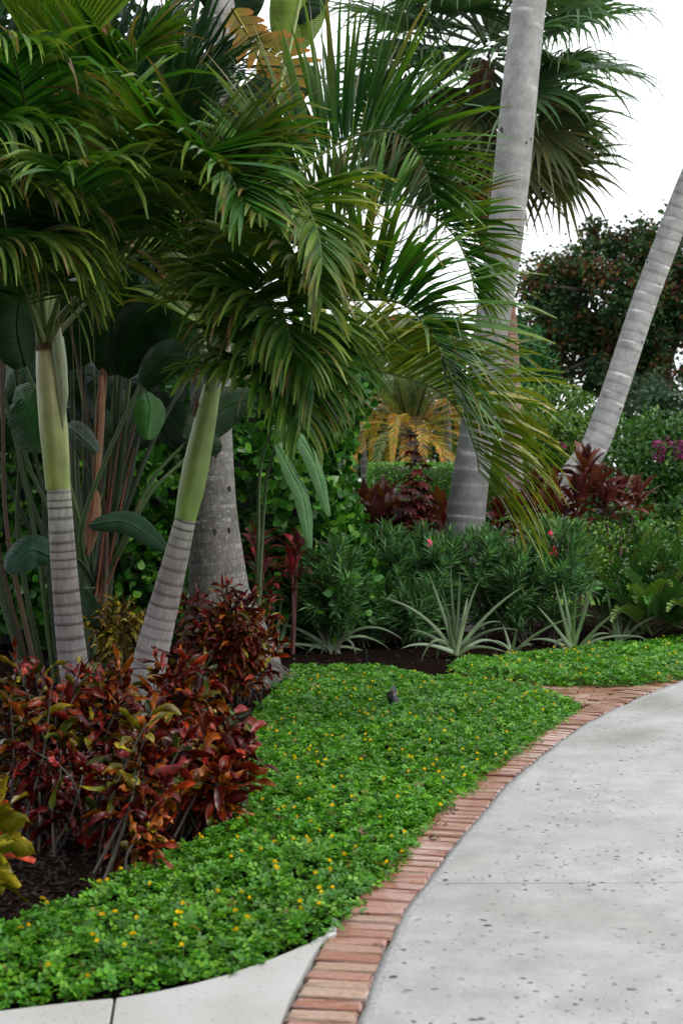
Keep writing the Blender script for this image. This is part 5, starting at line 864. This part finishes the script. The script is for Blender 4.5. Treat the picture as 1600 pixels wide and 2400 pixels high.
for px, py, Y, rx, rz, ns, lab in ((785, 1370, 12.15, .30, .38, 100, 'oleander shrub nearest the flared coconut trunk, behind the first rosette'), (895, 1345, 12.8, .36, .42, 120, 'oleander shrub left of the curved coconut trunk, below the copper plant'), (1010, 1350, 12.8, .36, .42, 120, 'oleander shrub with a pink bloom at the foot of the curved coconut trunk'), (1130, 1350, 12.8, .36, .42, 120, 'oleander shrub under the drooping yellow frond tips'), (1215, 1375, 12.6, .3, .34, 80, 'low oleander shrub between the drooping frond tips and the tallest oleander'), (845, 1425, 12.55, .28, .24, 55, 'low oleander growth right behind the first strap-leaved rosette'), (960, 1428, 12.5, .28, .24, 55, 'low oleander growth left of the largest strap-leaved rosette'), (1300, 1340, 12.7, .36, .46, 120, 'tallest oleander shrub with a pink flower on top, beside the cycads')):
    c0 = P(px, py, Y); c0[2] = max(c0[2], .3); b_ = c0.copy(); b_[2] = .01; ol = oleander(lab, b_, (c0, (rx, .32, rz)), ns)
    fl = {1010: [(1008, 1272)], 1300: [(1290, 1250), (1293, 1292)]}.get(px, [])
    for fx, fy in fl:
        n = 8; pc = P(fx, fy, Y - .33); V, C = hexleaves(pc + rng.normal(0, .012, (n, 3)), rdirs(n, .5), rdirs(n), .035, .03, .2, pick([(.75, .10, .26), (.65, .06, .16)], n) if fy != 1292 else (.2, .02, .02)); q = MB(); add_hex(q, V, C); part('blossom', q, M['petal'], ol)

# ---- cordylines
def cordyline(label, heads, L=.48, W=.11, pal=((.034, .013, .012), (.06, .018, .014), (.10, .036, .018), (.022, .012, .013)), n=26, base=None, edge=(.14, .02, .02), droop=1.1):
    b = np.array(base); o = thing('cordyline_plant', label, 'plant', b, 'red cordylines')
    for (px, py, Y) in heads:
        h = P(px, py, Y); m = MB(); st = curve(np.array([b + rng.normal(0, .04, 3) * (1, 1, 0), (b + h) / 2 + rng.normal(0, .03, 3), h]), 12); tube(m, st, np.linspace(.016, .01, 12), 7, (.10, .04, .035)); part('stem', m, M['stem'], o)
        j = np.arange(n); az = j * 2.39996 + rng.random() * 6; el = np.radians(82 - 75 * (j / n) + rng.normal(0, 7, n)); d = np.c_[np.cos(az) * np.cos(el), np.sin(az) * np.cos(el), np.sin(el)]
        p0 = h + np.c_[np.zeros((n, 2)), -.22 * (j / n)] + d * .01; cb = pick(pal, n); V, C = strips(p0, d, np.tile((0, 0, 1.), (n, 1)), L * rng.uniform(.7, 1.1, n) * (.65 + .35 * np.minimum(1, j / 6)), W * rng.uniform(.75, 1.15, n), droop * rng.uniform(.5, 1.5, n), np.array([.14, .22, .62, 1., .9, .55, .05]), 6, .35, rng.normal(0, .5, n), cb, cb * 1.2, pick([edge], n, jit=.3) * .6 + cb * .4, wave=.04, ramp=1.)
        strip_objs('leaf', V, C, M['paddle'], o)
    return o
cordyline('red cordyline left of the dark copper plant, by the bright hedge edge', [(855, 1205, 14.2), (885, 1230, 14.), (905, 1200, 14.4)], base=(.35, 14.2, .03), L=.44, pal=((.04, .018, .012), (.07, .03, .014), (.025, .014, .014), (.11, .055, .016)))
cordyline('dark red cordyline at the right foot of the copper plant beside the curved trunk', [(985, 1240, 14.2), (1035, 1215, 14.4), (940, 1245, 14.1)], base=(.8, 14.2, .03), pal=((.06, .012, .012), (.1, .018, .014), (.03, .012, .016), (.11, .05, .02)))
cordyline('tall glossy red cordyline against the leaning coconut trunk', [(1372, 1095, 15.4), (1392, 1140, 15.2), (1350, 1175, 15.1)], base=(2.6, 15.4, .04), L=.4, W=.1)
cordyline('spreading red cordyline right of the leaning trunk, above the cycads', [(1450, 1165, 15.4), (1490, 1165, 15.6), (1415, 1175, 15.2)], base=(3.0, 15.4, .04), L=.38, W=.09)
cordyline('red cordyline left of the leaning trunk, behind the drooping frond tips', [(1295, 1165, 15.2), (1250, 1160, 15.3), (1305, 1210, 15.), (1265, 1215, 14.9)], base=(2.2, 15.2, .04), L=.42, W=.1)
cordyline('shaded maroon cordyline behind the yellow-green frond tips', [(1205, 1205, 15.), (1165, 1215, 15.1), (1225, 1240, 14.8)], base=(1.75, 15, .04), L=.36, pal=((.03, .01, .012), (.06, .012, .014)))
cordyline('thin dark cordyline with crimson stalks in front of the hedge, left', [(600, 1270, 11.6), (618, 1330, 11.5)], base=(-.7, 11.6, .01), L=.3, W=.06, pal=((.05, .01, .014), (.025, .012, .014), (.13, .012, .016)), n=14)
cordyline('dark cordyline with crimson lower leaves beside the first strap-leaved rosette', [(697, 1290, 12.0), (685, 1345, 11.9)], base=(-.38, 12., .01), L=.34, W=.06, pal=((.035, .015, .018), (.05, .012, .016), (.15, .01, .016), (.025, .014, .016)), n=16, droop=1.6)
# ---- dark copper-leaved plant with lobed leaves
cpb = np.array([.72, 13.9, .03]); cpp = thing('copper_plant', 'tall burgundy plant with lobed leaves in front of the clipped hedge', 'plant', cpb)
tops = [(975, 985, 13.9), (960, 1060, 13.9), (985, 1120, 13.8), (940, 1130, 13.9), (1000, 1170, 13.8), (930, 1190, 13.8), (970, 1200, 13.7), (955, 1130, 13.6), (990, 1060, 13.9)]
for tp_ in tops:
    e = P(*tp_); m = MB(); st = curve(np.array([cpb, cpb * .4 + e * .6 + rng.normal(0, .03, 3), e]), 10); tube(m, st, np.linspace(.008, .003, 10), 6, (.06, .03, .03)); sg = part('stem', m, M['stem'], cpp)
    for j in range(18):
        q0 = e + (st[5] - e) * (j / 14.) * .8; az = j * 2.4 + rng.random(); out_ = np.array([math.cos(az), math.sin(az), rng.uniform(-.1, .5)]); c = q0 + out_ * rng.uniform(.03, .08); a = np.array([-1.3, -.65, 0, .65, 1.3]); ax = nrm((out_ + np.array([0, 0, -.7]))[None])[0]; sdv = nrm(np.cross(ax, (0, 0, 1.))[None])[0]
        d = ax * np.cos(a)[:, None] + sdv * np.sin(a)[:, None]; V, C = strips(np.tile(c, (5, 1)), d, np.tile(np.cross(sdv, ax), (5, 1)), 0.125 * np.array([.55, .85, 1, .85, .55]), .036, .5, np.array([.3, 1, .8, .05]), 3, .3, 0, pick([(.05, .014, .014), (.08, .014, .014), (.045, .022, .022), (.13, .014, .014)], 1)[0])
        q = MB(); add_strips(q, V, C); tube(q, np.array([q0, (q0 + c) / 2, c]), .0018, 4, (.08, .02, .02)); part('leaf', q, M['shrub'], cpp)
# ---- cycads
def cycad(label, base, nf, L, az0, spread, elr):
    o = thing('cycad_plant', label, 'plant', base, 'cardboard cycads on the right'); b = np.array(base)
    for k in range(nf):
        az = az0 + spread * (rng.random() - .5); el = R(rng.uniform(*elr)); d = np.array([math.cos(az) * math.cos(el), math.sin(az) * math.cos(el), math.sin(el)]); ln = L * rng.uniform(.75, 1.1); p0 = b + rng.normal(0, .07, 3) * (1, 1, 0) + (0, 0, .06)
        c = curve(np.array([p0, p0 + d * ln * .5, p0 + d * ln * .85 + (0, 0, -.05 * ln), p0 + d * ln * 1.05 + np.array([0, 0, -.22 * ln])]), 24); m = MB(); tube(m, c, np.linspace(.009, .004, 24), 6, (.08, .10, .03)); fo = part('frond', m, M['stem'], o)
        n = 26; t = np.repeat(np.linspace(.35, 1, n // 2), 2); sd_ = np.tile([1., -1], n // 2); T = tangents(c); kk = t * 23; q0 = np.stack([np.interp(kk, np.arange(24), c[:, q]) for q in range(3)], 1); tt = np.stack([np.interp(kk, np.arange(24), T[:, q]) for q in range(3)], 1)
        s_ = nrm(np.cross(tt, (0, 0, 1.))); N = np.cross(s_, tt); dd = nrm(tt * .55 + s_ * sd_[:, None] * .6 + N * .55); g_ = pick([(.035, .095, .022), (.05, .125, .028), (.025, .07, .018), (.07, .12, .02)], 1)[0]
        V, C = strips(q0, dd, nrm(N - s_ * sd_[:, None] * .5), .155 * np.sin(np.clip(.25 + t * .75, 0, 1) * math.pi * .85 + .3) * rng.uniform(.85, 1.1, n), .046, .15, np.array([.3, .85, 1., .8, .2]), 4, .2, 0, pick([g_], n, jit=.15), ce=g_ * 1.5, ramp=1.); q = MB(); add_strips(q, V, C); part('leaflets', q, M['paddle'], fo, True)
    return o
cycad('cardboard cycad with upswept fronds below the leaning coconut trunk', (2.55, 13.6, .03), 40, 1.42, -1.6, 4.4, (25, 72))
cycad('large cardboard cycad at the right edge below the bougainvillea', (3.25, 13.6, .03), 46, 1.45, -1.7, 5.0, (25, 72))
cycad('low spreading cardboard cycad behind the upright strap-leaved plant', (2.75, 12.9, .02), 24, .8, -1.6, 4.6, (12, 65))
cycad('low cardboard cycad at the right edge above the ground cover', (3.25, 12.7, .02), 24, .8, -1.8, 4.6, (12, 65))

# ================================================================== SMALL THINGS
sp = G(925, 1672, .0); sl_ = thing('garden_spotlight', 'black bullet spotlight tilted in the green ground cover', 'spotlight', sp)
c0 = P(925, 1652, sp[1]); ax = nrm(np.array([[-.28, .35, .95]]))[0]; m = MB(); tube(m, np.array([c0 - ax * .03, c0 - ax * .025, c0 + ax * .0, c0 + ax * .05, c0 + ax * .078, c0 + ax * .08, c0 + ax * .066, c0 + ax * .06]), np.array([.006, .026, .033, .034, .0355, .033, .031, .002]), 20, (.02, .02, .02)); hd = part('housing', m, M['iron'], sl_)
m = MB(); th = np.linspace(0, 2 * math.pi, 20, endpoint=False); A = nrm(np.cross(ax, (0, 1., 0))[None])[0]; Bv = np.cross(ax, A); rim = np.array([c0 + A * math.cos(a) * .036 + Bv * math.sin(a) * .036 + ax * .078 for a in th]); hood = np.array([c0 + A * math.cos(a) * .036 + Bv * math.sin(a) * .036 + ax * (.082 + .038 * max(0, math.cos(a - math.pi * .9))) for a in th])
k = np.arange(20); m.add(np.vstack([rim, hood]), np.stack([k, (k + 1) % 20, (k + 1) % 20 + 20, k + 20], 1), (.02, .02, .02)); part('glare_hood', m, M['iron'], hd)
m = MB(); tube(m, np.array([c0 - ax * .03, sp + (0, 0, .045), sp + (0, 0, -.05)]), np.array([.011, .010, .008]), 10, (.02, .02, .02)); part('stake', m, M['iron'], sl_)
sp = G(857, 1572); rs = thing('sprinkler_riser', 'thin black riser with shiny steel foot standing in the dark mulch', 'sprinkler', sp); m = MB(); tube(m, np.array([sp, sp + (0, 0, .06), sp + (0, 0, .1), sp + (0, 0, .13), sp + (0, 0, .17)]), np.array([.014, .011, .013, .013, .011]), 12, (.02, .02, .02)); part('riser', m, M['iron'], rs)
m = MB(); a = np.linspace(0, math.pi / 2, 7); tube(m, np.array([sp + (-.012, -.05, .002 + .045 * math.sin(x)) for x in a]), .028 * np.cos(a) + .001, 16, (.6, .6, .6)); part('steel_dome', m, M['chrome'], rs)
def debris(name, label, cat, spots, col, sz, h=.028, grp=None):
    for k, (px, py) in enumerate(spots):
        c = G(px, py, h); n = 7; V, C = strips(c + rng.normal(0, sz * .3, (n, 3)) * (1, 1, .15), rdirs(n) * (1, 1, .35), rdirs(n, 2.), sz * rng.uniform(.5, 1.1, n), sz * .16, .6, np.array([.4, 1, .8, .1]), 3, .4, rng.normal(0, 1., n), pick([col], n, jit=.4)); q = MB(); add_strips(q, V, C); o = link(name, q.mesh(name, c), M['chips'], None, tuple(c)); tag(o, label if isinstance(label, str) else label[k], cat, grp)
debris('leaf_litter', ['dry brown leaf litter on the bricks by the ground cover edge, upper clump', 'dry brown leaf litter on the bricks by the ground cover edge, second clump', 'dry brown leaf litter spilling onto the bricks, third clump', 'dry brown leaf litter spilling onto the bricks, lowest clump'], 'leaf litter', [(1062, 1896), (1040, 1903), (1030, 1935), (1012, 1962)], (.09, .055, .03), .05, grp='leaf litter on the bricks')
debris('leaf_litter', ['dark curled leaf lying on a brick near the pale stone'], 'leaf litter', [(893, 2214)], (.02, .018, .016), .032)
debris('leaf_litter', ['curled dead brown leaf lying on the ground cover'], 'leaf litter', [(648, 1915)], (.05, .02, .015), .06, h=.1)
debris('fallen_flower', ['single yellow flower fallen on the bricks'], 'flower', [(1069, 1937)], (.7, .42, .02), .016)
